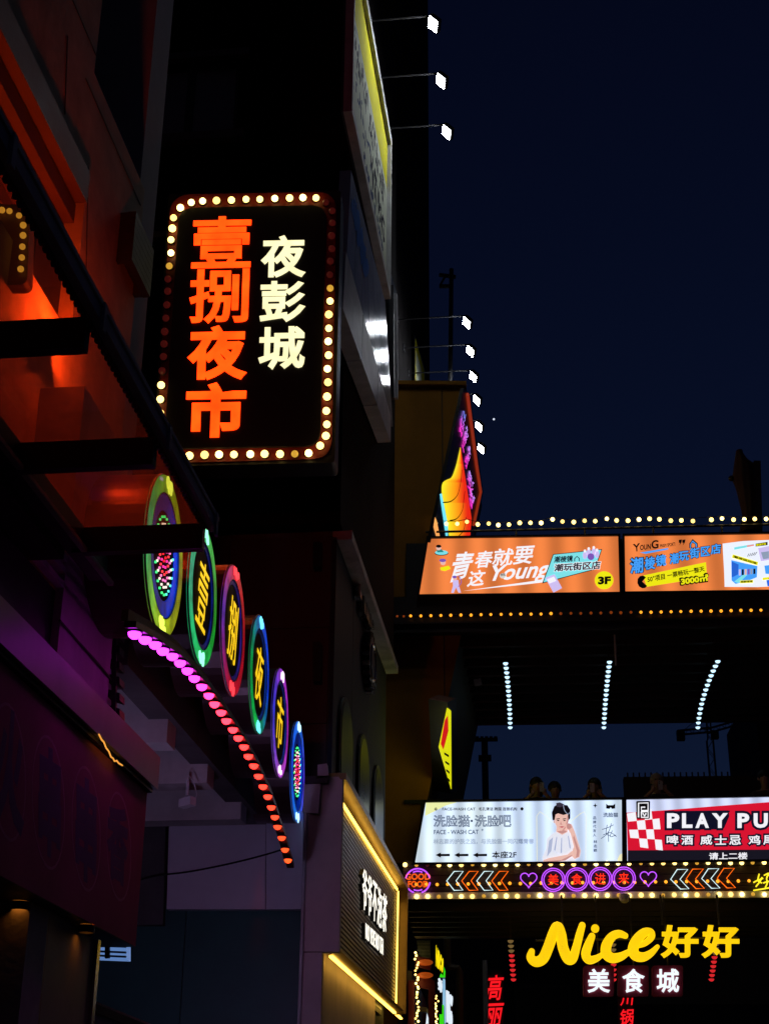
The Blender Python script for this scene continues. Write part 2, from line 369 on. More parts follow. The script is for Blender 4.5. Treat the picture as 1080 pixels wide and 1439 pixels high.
for i, (px, py, wpx, hpx) in enumerate(LIGHTS):
    p = fl_pl.at(px, py); x_, y_, z_ = sxy(p)
    f = thing('floodlight', fnames[i], 'floodlight', p, 'floodlights on arms along the tall building')
    zl_ = (XS * .72 + YS * .22 + Z * .66).normalized(); yl_ = (YS - zl_ * YS.dot(zl_)).normalized(); rot = Matrix((yl_.cross(zl_), yl_, zl_)).transposed()
    hd = place('housing', head_me, f, p, 1.0, rot); place('lens', lens_me, f, p, 1.0, rot)
    mb = MB(); wallx = FX + .002 if y_ < 22.4 else -2.858
    q = S(wallx, y_, z_ + .16); e = p + Z * .16
    mb.tube([q, e], .016, 6).tube([e, p + Z * .05], .012, 6); mb.box(q + XS * .01, XS * .01, YS * .06, Z * .08)
    mb.build('arm', dark_steel, f)

# cladding band under the billboard (glossy white composite panels above a dull fascia)
gloss_white = mat('glossy_composite_panel', (.5, .54, .58), .16, .0, .15, 1.5, .03, spec=.9)
bl_splash = mat('blue_printed_splash', (.06, .22, .7), .3, 0, .3, 5, .05)
band = thing('cladding_band', 'pale glossy panel band with a blue splash below the billboard', 'facade band', S(FX, 19, 11))
cp = SX(FX + .16)
def bandrow(x0, poly, nseg, name, mt, th):
    pl = SX(x0); (a, b, c, d) = [pl.at(*p) for p in poly]      # near-top, far-top, far-bottom, near-bottom
    for k in range(nseg):
        s0 = k / nseg + .004; s1 = (k + 1) / nseg - .004
        MB().prism([a.lerp(b, s0), a.lerp(b, s1), d.lerp(c, s1), d.lerp(c, s0)], -XS * th).build(name, mt, band)
bandrow(FX + .16, [(493, 238), (541, 424), (552, 600), (487, 355)], 7, 'glossy_panel', gloss_white, .15)
bandrow(FX + .24, [(486, 352), (549, 585), (549, 622), (481, 432)], 3, 'fascia_panel', white_paint, .2)
cpl = SX(FX + .163)
random.seed(3)
for k in range(5):
    cx_, cy_ = 497 + k * 4.2, 292 + k * 21
    printed(cpl, [(cx_ + random.uniform(-1, 1) + 4.2 * math.cos(t), cy_ + 17 * math.sin(t) * random.uniform(.6, 1.2)) for t in [i * math.pi / 7 for i in range(14)]], bl_splash, band, 'splash', .0 + k * .0006)
second = thing('side_billboard', 'narrow yellow edged billboard seen edge-on above the brown roof', 'billboard', S(FX, 24, 12))
pl2 = SX(-2.8)
q2 = [pl2.at(582, 470), pl2.at(597, 520), pl2.at(597, 543), pl2.at(582, 543)]
MB().prism(q2, -XS * .06).build('cabinet', black_metal, second)
MB().prism([pl2.at(583, 474, .001), pl2.at(596, 521, .001), pl2.at(596, 542, .001), pl2.at(583, 542, .001)], XS * .002).build('yellow_sheet', print_yellow, second)
MB().prism([pl2.at(584, 492, .003), pl2.at(592, 520, .003), pl2.at(592, 541, .003), pl2.at(584, 541, .003)], XS * .003).build('white_sheet', print_white, second)
# upright fins and window posts between the band and the brown building
fins = thing('window_screen', 'dark upright posts and panes beside the pale band', 'window screen', S(FX, 21, 12))
for k, (x_, y0, y1) in enumerate(((550, 402, 560), (555, 414, 560))):
    pl = SX(FX + .1); a = pl.at(x_, y0); b = pl.at(x_ + 1, y1)
    MB().bar(a, b, .07, .1, YS).build('post', grey_alu if k == 1 else dark_steel, fins)
pl = SX(FX + .05); MB().prism([pl.at(548, 380), pl.at(557, 410), pl.at(557, 560), pl.at(548, 560)], -XS * .04).build('pane', glass_dark, fins)

# thin mast on the roof behind the brown building
pm = WY(28.5)
ms = thing('roof_mast', 'thin dark mast with a small bracket above the brown roof', 'mast', pm.at(632, 560))
MB().tube([pm.at(632, 575), pm.at(634, 378)], .05, 8).build('pole', dark_steel, ms)
mb = MB(); mb.bar(pm.at(617, 386), pm.at(640, 389), .08, .06); mb.bar(pm.at(617, 402), pm.at(633, 402), .08, .06); mb.bar(pm.at(618, 401), pm.at(626, 387), .04, .04); mb.build('bracket', dark_steel, ms)

# ================================================================== podium: dark corner building
PX, PY = -2.62, 16.6
pod_blue = mat('slate_blue_cladding', (.045, .05, .065), .7, 0, .2, 1, .1, spec=.15)
pod_brown = mat('dark_brown_cladding', (.1, .06, .05), .75, 0, .25, 1, .2, stains=.4)
pod = thing('corner_building', 'low dark slate corner building with arched windows below the tall block', 'building', S(-7, 19, 0))
mb = MB(); sbox(mb, -12, PX, PY, 22, 0, 8.88); mb.build('wall', dark_concrete, pod)
cladding(S(-12, PY - .002, 0), XS, Z, -YS, [(0, 3.4), (12 + PX - .01, 3.4), (12 + PX - .01, 8.8), (0, 8.8)], [6.9, 8.1], [5.2, 6.4, 7.6], .03, .02, pod_brown, pod, 'cladding_panel')
sp = SX(PX)
poly = [(PY, 2.5), (22, 2.5), (22, 8.8), (PY, 8.8)]
cladding(S(PX + .002, 0, 0), YS, Z, XS, poly, [18.2, 19.9], [5.0], .05, .025, pod_blue, pod, 'cladding_panel')
def arch_window(y0, wd, z0, z1):
    o = MB(); n = 12; pts = [S(PX + .058, y0, z0), S(PX + .058, y0 + wd, z0)] + [S(PX + .058, y0 + wd / 2 + wd / 2 * math.cos(t), z1 - wd / 2 + wd / 2 * math.sin(t)) for t in [math.pi * i / n for i in range(n + 1)]]
    w_ = o.prism(pts, XS * .03).build('window', black_metal, pod)
    i_ = [S(PX + .09, y0 + .06, z0 + .06), S(PX + .09, y0 + wd - .06, z0 + .06)] + [S(PX + .09, y0 + wd / 2 + (wd / 2 - .06) * math.cos(t), z1 - wd / 2 + (wd / 2 - .06) * math.sin(t)) for t in [math.pi * i / n for i in range(n + 1)]]
    MB().prism(i_, XS * .008).build('pane', glass_dark, w_)
for y0 in (17.0, 18.7, 20.35): arch_window(y0, 1.1, 3.6, 7.0)
MB().bar(S(PX + .12, PY, 8.82), S(PX + .12, 22, 8.82), .24, .12).build('coping', grey_alu, pod)
# upright fins above the coping line
for k in range(9):
    mb = MB(); sbox(mb, PX - .02, PX + .1, 16.8 + k * .55, 16.9 + k * .55, 8.9, 10.9); mb.build('fin', dark_steel, pod)
# dim metal letters and gear emblem on the slate side
chrome = mat('brushed_steel_letters', (.4, .38, .4), .22, .9, .1, 8, .05)
let = thing('wall_letters', 'thin brushed metal letters seen edge-on upon the dark slate wall', 'lettering', sp.at(500, 830))
for k, (x0, y0, h_) in enumerate(((497, 808, 30), (503, 826, 34), (506.5, 832, 36), (509, 846, 30), (512, 862, 18), (515.5, 862, 18))):
    p = sp.at(x0, y0, .06); q = sp.at(x0 - .3, y0 + h_, .06); MB().prism([p, p + YS * .12, q + YS * .16, q], XS * .09).build('letter', chrome, let)
gear = thing('gear_emblem', 'toothed round metal emblem on the dark slate wall', 'emblem', sp.at(514, 932))
gc = sp.at(514, 932, .06); gr = .36
mb = MB(); mb.cyl(gc, XS, gr, .1, 32)
mb.build('disc', dark_steel, gear)
for k in range(20):
    t = 2 * math.pi * k / 20; d = YS * math.cos(t) + Z * math.sin(t); e = YS * -math.sin(t) + Z * math.cos(t)
    MB().box(gc + d * (gr + .04) + XS * .05, d * .04, e * .032, XS * .05).build('tooth', chrome, gear)
MB().tube([gc + XS * .1 + (YS * math.cos(t) + Z * math.sin(t)) * gr * .72 for t in [2 * math.pi * i / 28 for i in range(28)]], .018, 6, True).build('ring', chrome, gear)
# steel sign brackets on the near corner of the dark building
for k, (y0, y1, lb) in enumerate(((698, 742, 'upper'), (765, 800, 'middle'), (905, 960, 'lower'))):
    pl = SY(PY - .1); o = thing('sign_bracket', f'small dark sign bracket with bright steel edge, {lb} one on the dark corner', 'sign bracket', pl.at(450, y1), 'sign brackets on the dark corner')
    MB().bar(pl.at(446, y0), pl.at(446, y1), .09, .16, YS).build('housing', black_metal, o)
    MB().bar(pl.at(451, y0 + 3), pl.at(450.5, y1 - 3), .02, .03, YS).build('trim', chrome, o)

# ================================================================== big hanging sign
sg = WY(13.5)
zz = zc(180, 240, 2.842)
sign = thing('marquee_sign', 'large black hanging sign with orange and cream characters framed by bulbs', 'sign', sg.at(350, 660))
sign_face = mat('black_sign_face', (.008, .008, .009), .5, 0, .2, 3, .05)
sign_red = mat('dark_red_bulb_channel', (.2, .012, .006), .55, 0, .25, 6, .1)
def rrect(q, r, n=6):            # rounded quad in pixels, q = tl,tr,br,bl
    out = []
    for i in range(4):
        p = V(q[i]); a = V(q[i - 1]); b = V(q[(i + 1) % 4]); da = (a - p).normalized(); db = (b - p).normalized()
        s = p + da * r; e = p + db * r
        for k in range(n + 1):
            t = k / n; out.append(tuple(s * (1 - t) ** 2 + p * 2 * t * (1 - t) + e * t * t))
    return out
outer = [(237, 272), (479, 267), (470, 650), (214, 656)]
MB().prism(pp(sg, rrect(outer, 6), 0), Y * .32).build('cabinet', black_metal, sign)
MB().prism(pp(sg, rrect([(240, 274), (473, 270), (466, 645), (218, 652)], 28), .002), -Y * .012).build('bulb_channel', sign_red, sign)
inner = rrect([(252, 294), (459, 290), (450, 628), (231, 632)], 22)
MB().prism(pp(sg, inner, .016), -Y * .03).build('face_panel', sign_face, sign)
orange = emi('orange_channel_letter', (255, 100, 18), 1.0, True, .3, 4, 4); cream = emi('cream_channel_letter', (255, 246, 190), 1.25, True, .14, 5)
for ch, (x0, y0, x1, y1) in zip('壹捌夜市', ((252, 185, 488, 390), (241, 395, 478, 612), (233, 620, 473, 838), (227, 848, 466, 1068))):
    a = zz(x0, y0); b = zz(x1, y1); text(sg, ch, quad(a[0], a[1], b[0], b[1], 2.6, 1.5), orange, sign, 'character', .02 if ch in '壹捌' else .036, .012, .047)
for ch, (x0, y0, x1, y1) in zip('夜彭城', ((528, 260, 708, 428), (524, 442, 706, 606), (518, 624, 704, 796))):
    a = zz(x0, y0); b = zz(x1, y1); text(sg, ch, quad(a[0], a[1], b[0], b[1], 1.6, 1.2), cream, sign, 'character', .027, .012, .047)
bright = [(207, 148), (252, 126), (297, 121), (354, 118), (412, 116), (470, 114), (527, 112), (586, 110), (644, 108), (697, 106), (749, 107), (183, 187), (175, 229), (172, 276), (169, 327),
          (805, 519), (803, 573), (802, 627), (800, 681), (798, 737), (797, 790), (796, 846), (795, 901), (793, 957), (792, 1012), (791, 1057), (766, 1097), (719, 1126), (607, 1130), (546, 1131), (486, 1132), (424, 1133), (364, 1134), (305, 1136), (246, 1138), (188, 1128), (150, 1092), (133, 855), (130, 911), (128, 968), (131, 1030)]
dimy = [(165, 379), (806, 467), (666, 1129)]
off_ = [(789, 125), (813, 160), (813, 207), (812, 257), (811, 309), (809, 361), (807, 413), (161, 431), (159, 482), (155, 535), (151, 588), (148, 640), (145, 692), (141, 743), (137, 799)]
sock = MB().cyl((0, 0, 0), Y, .05, .03, 10).mesh('socket', dark_steel)
for lst, mt in ((bright, bulb_on), (dimy, bulb_dimy), (off_, bulb_off)):
    for p in lst:
        q = sg.at(*zz(*p), .045); b_ = bulb(sign, q, .04, mt)
        place('socket', sock, sign, q + Y * .012, (.8, 1, .8))
mb = MB()
for (x_, y_) in ((255, 330), (242, 590)):
    p = sg.at(x_, y_, -.16); mb.bar(p, p - X * 1.4, .08, .08)
mb.build('bracket', dark_steel, sign)

# ================================================================== shop building on the left
warm_render = mat('cream_render_wall', (.42, .36, .3), .85, 0, .4, 1.6, .7, spec=.2, stains=.8)
LX = -3.2
lp = SX(LX)
shop = thing('shop_building', 'cream rendered shop building on the left glowing red from a hidden lamp', 'building', S(-6, 8, 0))
yE = sxy(lp.at(200, 300))[1]; yS = sxy(lp.at(137, 60))[1]; zStep = lp.at(165, 178).z
yO = sxy(lp.at(118, 300))[1]; zO = lp.at(118, 233).z
mb = MB()
sbox(mb, -9, LX - .3, -3, yE, 0, zStep); sbox(mb, -9, LX - .3, -3, yS, zStep + .001, 18)
zR = lp.at(40, 375).z; sbox(mb, LX - .299, LX, yO, yE, 3.2, zStep); sbox(mb, LX - .299, LX, -3, yO - .001, 3.2, zR); sbox(mb, LX - .299, LX, -3, yS, zO, 18); sbox(mb, LX - .299, LX, yO, yS, zStep + .002, zO - .002)
mb.build('wall', warm_render, shop)
joint = mat('dark_joint', (.05, .045, .04), .9)
for z_ in (zO + 1.0,):
    mb = MB(); sbox(mb, LX + .001, LX + .004, -3, yS, z_, z_ + .012); mb.build('joint', joint, shop)
mb = MB(); a = lp.at(120, 110); b = lp.at(197, 288); mb.bar(a + XS * .002, b + XS * .002, .006, .012); mb.build('joint', joint, shop)
for (x_, y0, y1) in ((95, 50, 160), (124, 235, 420)):
    mb = MB(); mb.bar(lp.at(x_, y0, .002), lp.at(x_ - 4, y1, .002), .012, .006, XS); mb.build('joint', joint, shop)
brown_mould = mat('brown_moulding', (.07, .04, .025), .55, 0, .2, 3, .2); maroon = mat('maroon_board', (.25, .03, .05), .6, 0, .2, 2, .1)
for k, (dz, dx, hh) in enumerate(((0, .02, .26), (.27, -.06, .16), (.44, -.13, .34), (.79, -.2, .12))):
    mb = MB(); sbox(mb, LX - .29, LX + dx, -2, yO - .02, zO - dz - hh, zO - dz - .004); mb.build('moulding', brown_mould, shop)
mb = MB(); sbox(mb, LX - .29, LX - .1, yO - .55, yO - .021, zR + .002, zO - .92); mb.build('jamb', black_metal, shop)
mb = MB(); sbox(mb, LX - .29, LX - .22, -2, yO - .56, zR + .002, zO - .92); mb.build('recessed_board', maroon, shop)
blue_wall = mat('blue_grey_render', (.3, .36, .5), .85, 0, .2, 1.5, .3)
bw = thing('rear_wall', 'blue grey wall standing behind the parapet of the red lit shop', 'wall', S(-4, 13, 0))
mb = MB(); sbox(mb, -9, LX - .05, yE + .02, yE + .5, 3, 22); mb.build('wall', blue_wall, bw)
# slatted air-conditioner cage on the far end of the wall
cg = thing('air_conditioner_cage', 'dark slatted cage mounted on the red lit wall beside the big sign', 'cage', lp.at(178, 410))
cpn = lp
a = sxy(lp.at(166, 330)); b = sxy(lp.at(196, 400)); y0, y1 = a[1], yE - .02; z0, z1 = lp.at(180, 402).z, lp.at(180, 322).z
mb = MB(); sbox(mb, LX + .003, LX + .12, y0, y0 + .05, z0, z1); sbox(mb, LX + .003, LX + .12, y1 - .05, y1, z0, z1); sbox(mb, LX + .003, LX + .06, y0 + .051, y1 - .051, z0 + .1, z1 - .1); mb.build('body', black_metal, cg)
for k in range(7):
    zz_ = z0 + (z1 - z0) * (k + .5) / 7; mb = MB(); sbox(mb, LX + .07, LX + .13, y0 - .01, y1 + .01, zz_ - .03, zz_ + .03); mb.build('slat', black_metal, cg)
# hidden red neon lamp lighting the wall (behind the canopy's cross beam)
red_neon = emi('red_neon_tube', (255, 70, 15), 560)
c0 = S(-3.05, 8.0, 6.56); c1 = S(-2.94, 8.0, 6.56)
rn = thing('red_neon_lamp', 'red neon tube in an added shading tray washing the cream wall with red light', 'neon lamp', c0 - Z * .1)
MB().tube([c0, c1], .04, 8).build('tube', red_neon, rn)
mb = MB(); mb.box((c0 + c1) / 2 - Z * .062 - XS * .055, XS * .065, YS * .1, Z * .012); mb.box((c0 + c1) / 2 - XS * .114, XS * .006, YS * .1, Z * .05); mb.build('tray', dark_steel, rn)  # unseen plates added to keep the red light off the wall behind and below
mb = MB()
p = c0 - Z * .085 + XS * .02; mb.bar(p, V((0, 0, p.z)) + XS * (LX + .002) + YS * p.dot(YS), .03, .03); mb.build('bracket', dark_steel, rn)
# board of bulbs added in place of a reflection in the canopy glass
sm = SY(7.3)
sms = thing('reflection_board', 'added brown board with yellow bulbs standing in for a reflection in the canopy glass', 'sign', sm.at(10, 380))
MB().prism(pp(sm, rrect([(-60, 284), (42, 288), (38, 400), (-62, 400)], 12)), YS * .1).build('cabinet', mat('brown_reflection_board', (.12, .06, .03), .6), sms)
for p in ((-22, 293), (-9, 294), (3, 295), (13, 296), (27, 303), (33, 316), (33, 330), (31, 346), (30, 362), (29, 378)): bulb(sms, sm.at(*p, .03), .02, bulb_dimy)

# ---- canopy
CZ = 5.0
hz = HZ(CZ)
gx0, gy0, _ = sxy(hz.at(303, 745)); gx = gx0
ix, iy, _ = sxy(hz.at(144, 775)); YEND = gy0
cn = thing('glass_canopy', 'glazed steel canopy with dark cross beams and a grey gutter', 'canopy', S(LX, 6, CZ))
gl = bpy.data.materials.new('dusty_canopy_glass'); gl.use_nodes = True; n = gl.node_tree.nodes; l = gl.node_tree.links; n.remove(n['Principled BSDF'])
tr = n.new('ShaderNodeBsdfTransparent'); tr.inputs[0].default_value = (.9, .8, .7, 1); gs = n.new('ShaderNodeBsdfGlossy'); gs.inputs['Roughness'].default_value = .06; gs.inputs[0].default_value = (.5, .5, .5, 1)
tl_ = n.new('ShaderNodeBsdfTranslucent'); tl_.inputs[0].default_value = (.75, .45, .25, 1); mx1 = n.new('ShaderNodeMixShader'); mx2 = n.new('ShaderNodeMixShader'); fr = n.new('ShaderNodeFresnel'); fr.inputs[0].default_value = 1.5
nz = n.new('ShaderNodeTexNoise'); nz.inputs['Scale'].default_value = 1.2; nz.inputs['Detail'].default_value = 6; tcn = n.new('ShaderNodeTexCoord'); l.new(tcn.outputs['Object'], nz.inputs[0])
mr = n.new('ShaderNodeMapRange'); mr.inputs[3].default_value = .07; mr.inputs[4].default_value = .17; l.new(nz.outputs[0], mr.inputs[0])
l.new(mr.outputs[0], mx1.inputs[0]); l.new(tr.outputs[0], mx1.inputs[1]); l.new(tl_.outputs[0], mx1.inputs[2]); geo = n.new('ShaderNodeNewGeometry'); inv = n.new('ShaderNodeMath'); inv.operation = 'SUBTRACT'; inv.inputs[0].default_value = 1; l.new(geo.outputs['Backfacing'], inv.inputs[1]); mul = n.new('ShaderNodeMath'); mul.operation = 'MULTIPLY'; l.new(fr.outputs[0], mul.inputs[0]); l.new(inv.outputs[0], mul.inputs[1]); l.new(mul.outputs[0], mx2.inputs[0]); l.new(mx1.outputs[0], mx2.inputs[1]); l.new(gs.outputs[0], mx2.inputs[2])
l.new(mx2.outputs[0], n['Material Output'].inputs[0])
hb_ = HZ(CZ - .16)
by = [sxy(hb_.at(*p))[1] for p in ((148, 486), (236, 651), (301, 769))]; st_ = by[1] - by[0]; YEND = by[2]
edges = [by[0] - 2 * st_, by[0] - st_] + by
for k, yb in enumerate(edges):
    mb = MB(); sbox(mb, ix - .06, gx - .045, yb - .0, yb + .06, CZ - .16, CZ - .006); mb.build('cross_beam', black_metal, cn)
    mb = MB(); sbox(mb, gx + .024, gx + .04, yb - .02, yb + .02, CZ - .09, CZ + .05); mb.build('gutter_bracket', grey_alu, cn)
for k in range(len(edges) - 1):
    mb = MB(); sbox(mb, ix - .05, gx - .0, edges[k] + .032, edges[k + 1] + .028, CZ, CZ + .012); mb.build('glass_pane', gl, cn)
mb = MB(); sbox(mb, gx - .02, gx + .022, edges[0] - .5, YEND + .07, CZ - .035, CZ + .045); mb.build('gutter', grey_alu, cn)
mb = MB(); sbox(mb, gx + .0225, gx + .032, edges[0] - .5, YEND + .07, CZ + .03, CZ + .055); mb.build('gutter_lip', grey_alu, cn)
mb = MB()
for k in range(90):
    yb = edges[0] + (YEND - edges[0]) * k / 90; sbox(mb, gx - .044, gx - .021, yb, yb + .022, CZ - .06, CZ - .012)
o = mb.build('gutter_teeth', dark_steel, cn); o['kind'] = 'stuff'
mb = MB(); sbox(mb, ix - .1, ix + .0, edges[0] - .5, iy + .12, CZ - .14, CZ - .001); mb.build('inner_girder', black_metal, cn)
mb = MB(); sbox(mb, ix + .001, ix + .035, edges[0] - .5, iy + .16, CZ - .16, CZ - .135); mb.build('girder_flange', grey_alu, cn)
mb = MB(); sbox(mb, LX + .02, ix - .101, edges[0] - .5, YEND, CZ - .2, CZ - .12); mb.build('soffit_panel', black_metal, cn)
# rails and dark wall below the canopy
rl = thing('shutter_housing', 'black shutter housing with grey rails under the canopy', 'shutter housing', S(-3, 6, 3.6))
mb = MB(); sbox(mb, -3.15, -2.95, 2, 8.98, 3.3, 4.79); mb.build('housing', black_metal, rl)
r_pl = SX(-2.94)
for (x_, y_) in ((40, 775), (58, 772), (72, 770)):
    z_ = r_pl.at(x_, y_).z; mb = MB(); sbox(mb, -2.949, -2.9, 2, 8.9, z_ - .02, z_ + .02); mb.build('rail', grey_alu, rl)
pier_m = mat('pale_grey_render', (.6, .56, .53), .85, 0, .25, 2, .4, stains=.5)
pr = thing('wall_pier', 'pale grey rendered pier between the canopy and the pink signboard', 'pier', S(-3, 9.5, 0))
pxl = SX(-2.9); yp0 = sxy(pxl.at(84, 880))[1]; yp1 = sxy(pxl.at(160, 880))[1]
mb = MB(); sbox(mb, LX + .004, -2.9, yp0, yp1, 0, 6.2); mb.build('pier', pier_m, pr)
mb = MB(); mb.tube([pxl.at(84, 872, .012), pxl.at(110, 902, .012), pxl.at(140, 935, .012), pxl.at(156, 955, .012)], .008, 5); mb.build('cable', rubber, pr)
# dark finned bracket on the pier's far edge
fb = thing('finned_bracket', 'dark bracket with stacked fins at the edge of the pale pier', 'bracket', pxl.at(158, 1010))
pf = SY(yp1 + .08)
MB().bar(pf.at(160, 1010), pf.at(162, 800), .03, .03, YS).build('upright', black_metal, fb)
for k in range(6):
    y_ = 880 + k * 22; MB().prism([pf.at(150, y_), pf.at(168, y_ + 6), pf.at(168, y_ + 16), pf.at(150, y_ + 10)], YS * .12).build('fin', black_metal, fb)

# ---- pink signboard with faded characters
BX = -2.8
bx = SX(BX)
pink = mat('faded_pink_signboard', (.62, .2, .27), .8, 0, .22, 1.3, .08, spec=.08, stains=.25); slate_ink = mat('faded_slate_ink', (.28, .22, .32), .8, 0, .2, 4, 0, spec=.08); pale_ink = mat('faded_pale_outline', (.8, .4, .48), .8, 0, .2, 4, 0, spec=.08)
ps = thing('pink_signboard', 'faded pink signboard with ghostly slate characters above the orange pillar', 'signboard', bx.at(190, 1331))
yF = sxy(bx.at(199, 1220))[1]; zt = bx.at(207, 1114).z; zb = bx.at(190, 1331).z
mb = MB(); sbox(mb, BX - .3, BX - .004, 2.5, yF, zb, zt); mb.build('cabinet', dark_steel, ps)
mb = MB(); sbox(mb, BX - .003, BX, 2.5, yF - .004, zb + .004, zt - .004); mb.build('face', pink, ps)
for ch, q, e in (('火', [(2, 985), (34, 1012), (34, 1180), (-18, 1165)], (12, 1085, 24, 95)), ('串', [(54, 1040), (88, 1062), (84, 1215), (54, 1195)], (68, 1128, 23, 92)), ('串', [(106, 1082), (138, 1106), (134, 1250), (106, 1230)], (121, 1165, 20, 86)), ('香', [(150, 1122), (182, 1142), (178, 1250), (150, 1232)], (167, 1190, 17, 75))):
    text(bx, ch, q, slate_ink, ps, 'character', .04, .0008, .0005)
    pts = [(a, b + (a - e[0]) * .7) for a, b in ell(*e, n=28)]
    MB().tube(pp(bx, pts, .0005), .009, 5, True, XS, .06).build('outline', pale_ink, ps)
lg = thing('ledge_fascia', 'grey painted fascia ledge running above the pink signboard', 'ledge', bx.at(210, 1112))
zl1 = bx.at(212, 1070).z; mb = MB(); sbox(mb, BX - .5, BX + .06, 2.5, yF + .05, zt + .03, zl1 + .03); mb.build('fascia', mat('lilac_grey_paint', (.3, .32, .3), .45, 0, .2, 2, .1, spec=.6, stains=.35), lg)
mb = MB(); sbox(mb, BX - .5, BX + .03, 2.5, yF + .02, zt + .002, zt + .029); mb.build('drip_edge', black_metal, lg)
lf = SX(BX + .06)
gold_reflection = emi('gold_reflection', (255, 170, 70), 1.0)
sq = thing('reflection_squiggle', 'thin golden jagged reflection on the grey ledge drawn as a glowing line', 'reflection line', lf.at(155, 1060))
MB().tube(pp(lf, [(139, 1032), (143, 1040), (146, 1043), (149, 1051), (153, 1056), (156, 1064), (159, 1066), (161, 1070), (164, 1069), (167, 1073), (172, 1076)], .004), .005, 5).build('tube', gold_reflection, sq)  # a gold reflection on the ledge, drawn as a glowing tube
# pillars under the signboard
plm = mat('brown_stone_pillar', (.3, .17, .08), .5, 0, .3, 2.5, .15, stains=.4); tan = mat('tan_stone_pillar', (.42, .36, .26), .55, 0, .25, 2.5, .15, stains=.3)
pi = thing('shop_pillar', 'stone faced shop pillar below the pink signboard with brown and tan sides', 'pillar', S(-2.7, 8, 0))
cpx = SX(BX - .12); yc1 = sxy(cpx.at(127, 1370))[1]; yc0 = sxy(cpx.at(58, 1370))[1]
mb = MB(); sbox(mb, -3.1, BX - .12, yc0, yc1, 0, zb - .03); mb.build('core', concrete, pi)
mb = MB(); sbox(mb, BX - .119, BX - .1, yc0 + .005, yc1 - .005, 0, zb - .032); mb.build('tan_slab', tan, pi)
mb = MB(); sbox(mb, -3.1, BX - .1, yc0 - .03, yc0 - .001, 0, zb - .032); mb.build('brown_slab', plm, pi)
mb = MB(); sbox(mb, BX - .1, BX - .075, yc1 - .04, yc1 + .02, 0, zb - .031); mb.build('edge_trim', chrome, pi)
mb = MB(); sbox(mb, -3.1, BX - .3, 2.5, yc0 - .2, 0, zb - .2); mb.build('inner_wall', plm, pi)
dl = thing('downlight', 'small warm downlight fixed under the pink signboard', 'lamp', S(BX - .13, yc0 + .45, zb - .03))
warm_lens = emi('warm_downlight_lens', (255, 150, 50), 5.0)
for x_, y_ in ((BX - .04, yc0 + .5), (BX - .16, yc0 - .35)):
    p = S(x_, y_, zb - .001); mb = MB()
    for k in range(16):
        t0 = 2 * math.pi * k / 16; t1 = 2 * math.pi * (k + 1) / 16; e = lambda r, t: p + XS * r * math.cos(t) + YS * r * math.sin(t)
        mb.prism([e(.045, t0), e(.045, t1), e(.05, t1), e(.05, t0)], -Z * .045)
    mb.build('housing', black_metal, dl); MB().cyl(p, -Z, .04, .008, 14).build('lens', warm_lens, dl)
# small bluish lit fitting at the sign's far corner
bf = SY(yF + .25)
bt = thing('batten_light', 'bluish white batten light under the far end of the pink signboard', 'lamp', bf.at(155, 1348))
MB().prism(pp(bf, [(128, 1318), (178, 1326), (178, 1349), (128, 1347)]), YS * .1).build('body', emi('cool_batten', (120, 165, 235), .55), bt)
MB().prism([p + YS * .101 for p in pp(bf, [(132, 1320), (175, 1327), (175, 1347), (132, 1346)])], YS * .006).build('lens', emi('cool_batten_rear_fill', (205, 178, 255), 190), bt)  # unseen rear face, added to light the panel and gallery behind
for y_ in (1329, 1337, 1343): MB().bar(bf.at(129, y_, .01), bf.at(177, y_ + 2, .01), .02, .012).build('rib', mat('blue_grey_metal', (.2, .25, .35), .4, .4), bt)
MB().bar(bf.at(151, 1329, .02), bf.at(151, 1347, .02), .03, .03, YS).build('clip', dark_steel, bt)
# corner of a tiled awning at the bottom edge
tw = thing('tiled_awning', 'corner of a small pale tiled awning below the pillar', 'awning', S(-2.3, 8.6, 2.0))
tile_m = mat('pale_clay_tile', (.5, .4, .34), .7, 0, .3, 4, .3)
ta = SY(yF - .4).at(110, 1424); tb_ = SY(yF - .4).at(124, 1408); tc_ = SY(yF + .5).at(215, 1445)
mb = MB(); mb.bar(tb_ - Z * .03 + YS * .02, tc_ - Z * .03 + YS * .02, .06, .05); mb.bar(tb_ - Z * .06, V((0, 0, tb_.z - .5)) + XS * (BX - .1) + YS * (yc1 - .02), .05, .05); mb.build('purlin', dark_steel, tw)
for i in range(3):
    for j in range(5):
        a = tb_ + (tc_ - tb_) * (j / 5) - Z * (i * .12 + .0) - YS * (i * .09); b = tb_ + (tc_ - tb_) * ((j + .94) / 5) - Z * (i * .12) - YS * (i * .09)
        MB().prism([a, b, b - Z * .115 - YS * .085, a - Z * .115 - YS * .085], V((0, .0, .02))).build('tile', tile_m, tw)

# ================================================================== gallery behind the arch sign
gal = thing('gallery', 'dark concrete gallery ceiling with beams behind the curved neon sign', 'gallery', S(-4, 13, 0))
GZ = 5.35
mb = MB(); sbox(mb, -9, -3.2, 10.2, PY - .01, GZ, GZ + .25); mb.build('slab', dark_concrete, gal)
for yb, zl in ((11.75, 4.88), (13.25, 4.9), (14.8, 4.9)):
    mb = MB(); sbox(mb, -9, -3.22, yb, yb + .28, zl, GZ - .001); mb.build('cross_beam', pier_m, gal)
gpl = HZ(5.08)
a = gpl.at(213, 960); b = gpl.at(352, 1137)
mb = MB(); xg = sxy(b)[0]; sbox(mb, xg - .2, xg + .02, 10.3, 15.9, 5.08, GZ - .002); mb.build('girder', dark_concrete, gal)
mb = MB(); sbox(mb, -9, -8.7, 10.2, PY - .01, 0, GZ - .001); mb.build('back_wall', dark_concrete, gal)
purple_w = mat('pale_lilac_panel', (.78, .74, .8), .55, 0, .12, 1, .1, stains=.25)
pp_ = WY(16.0)
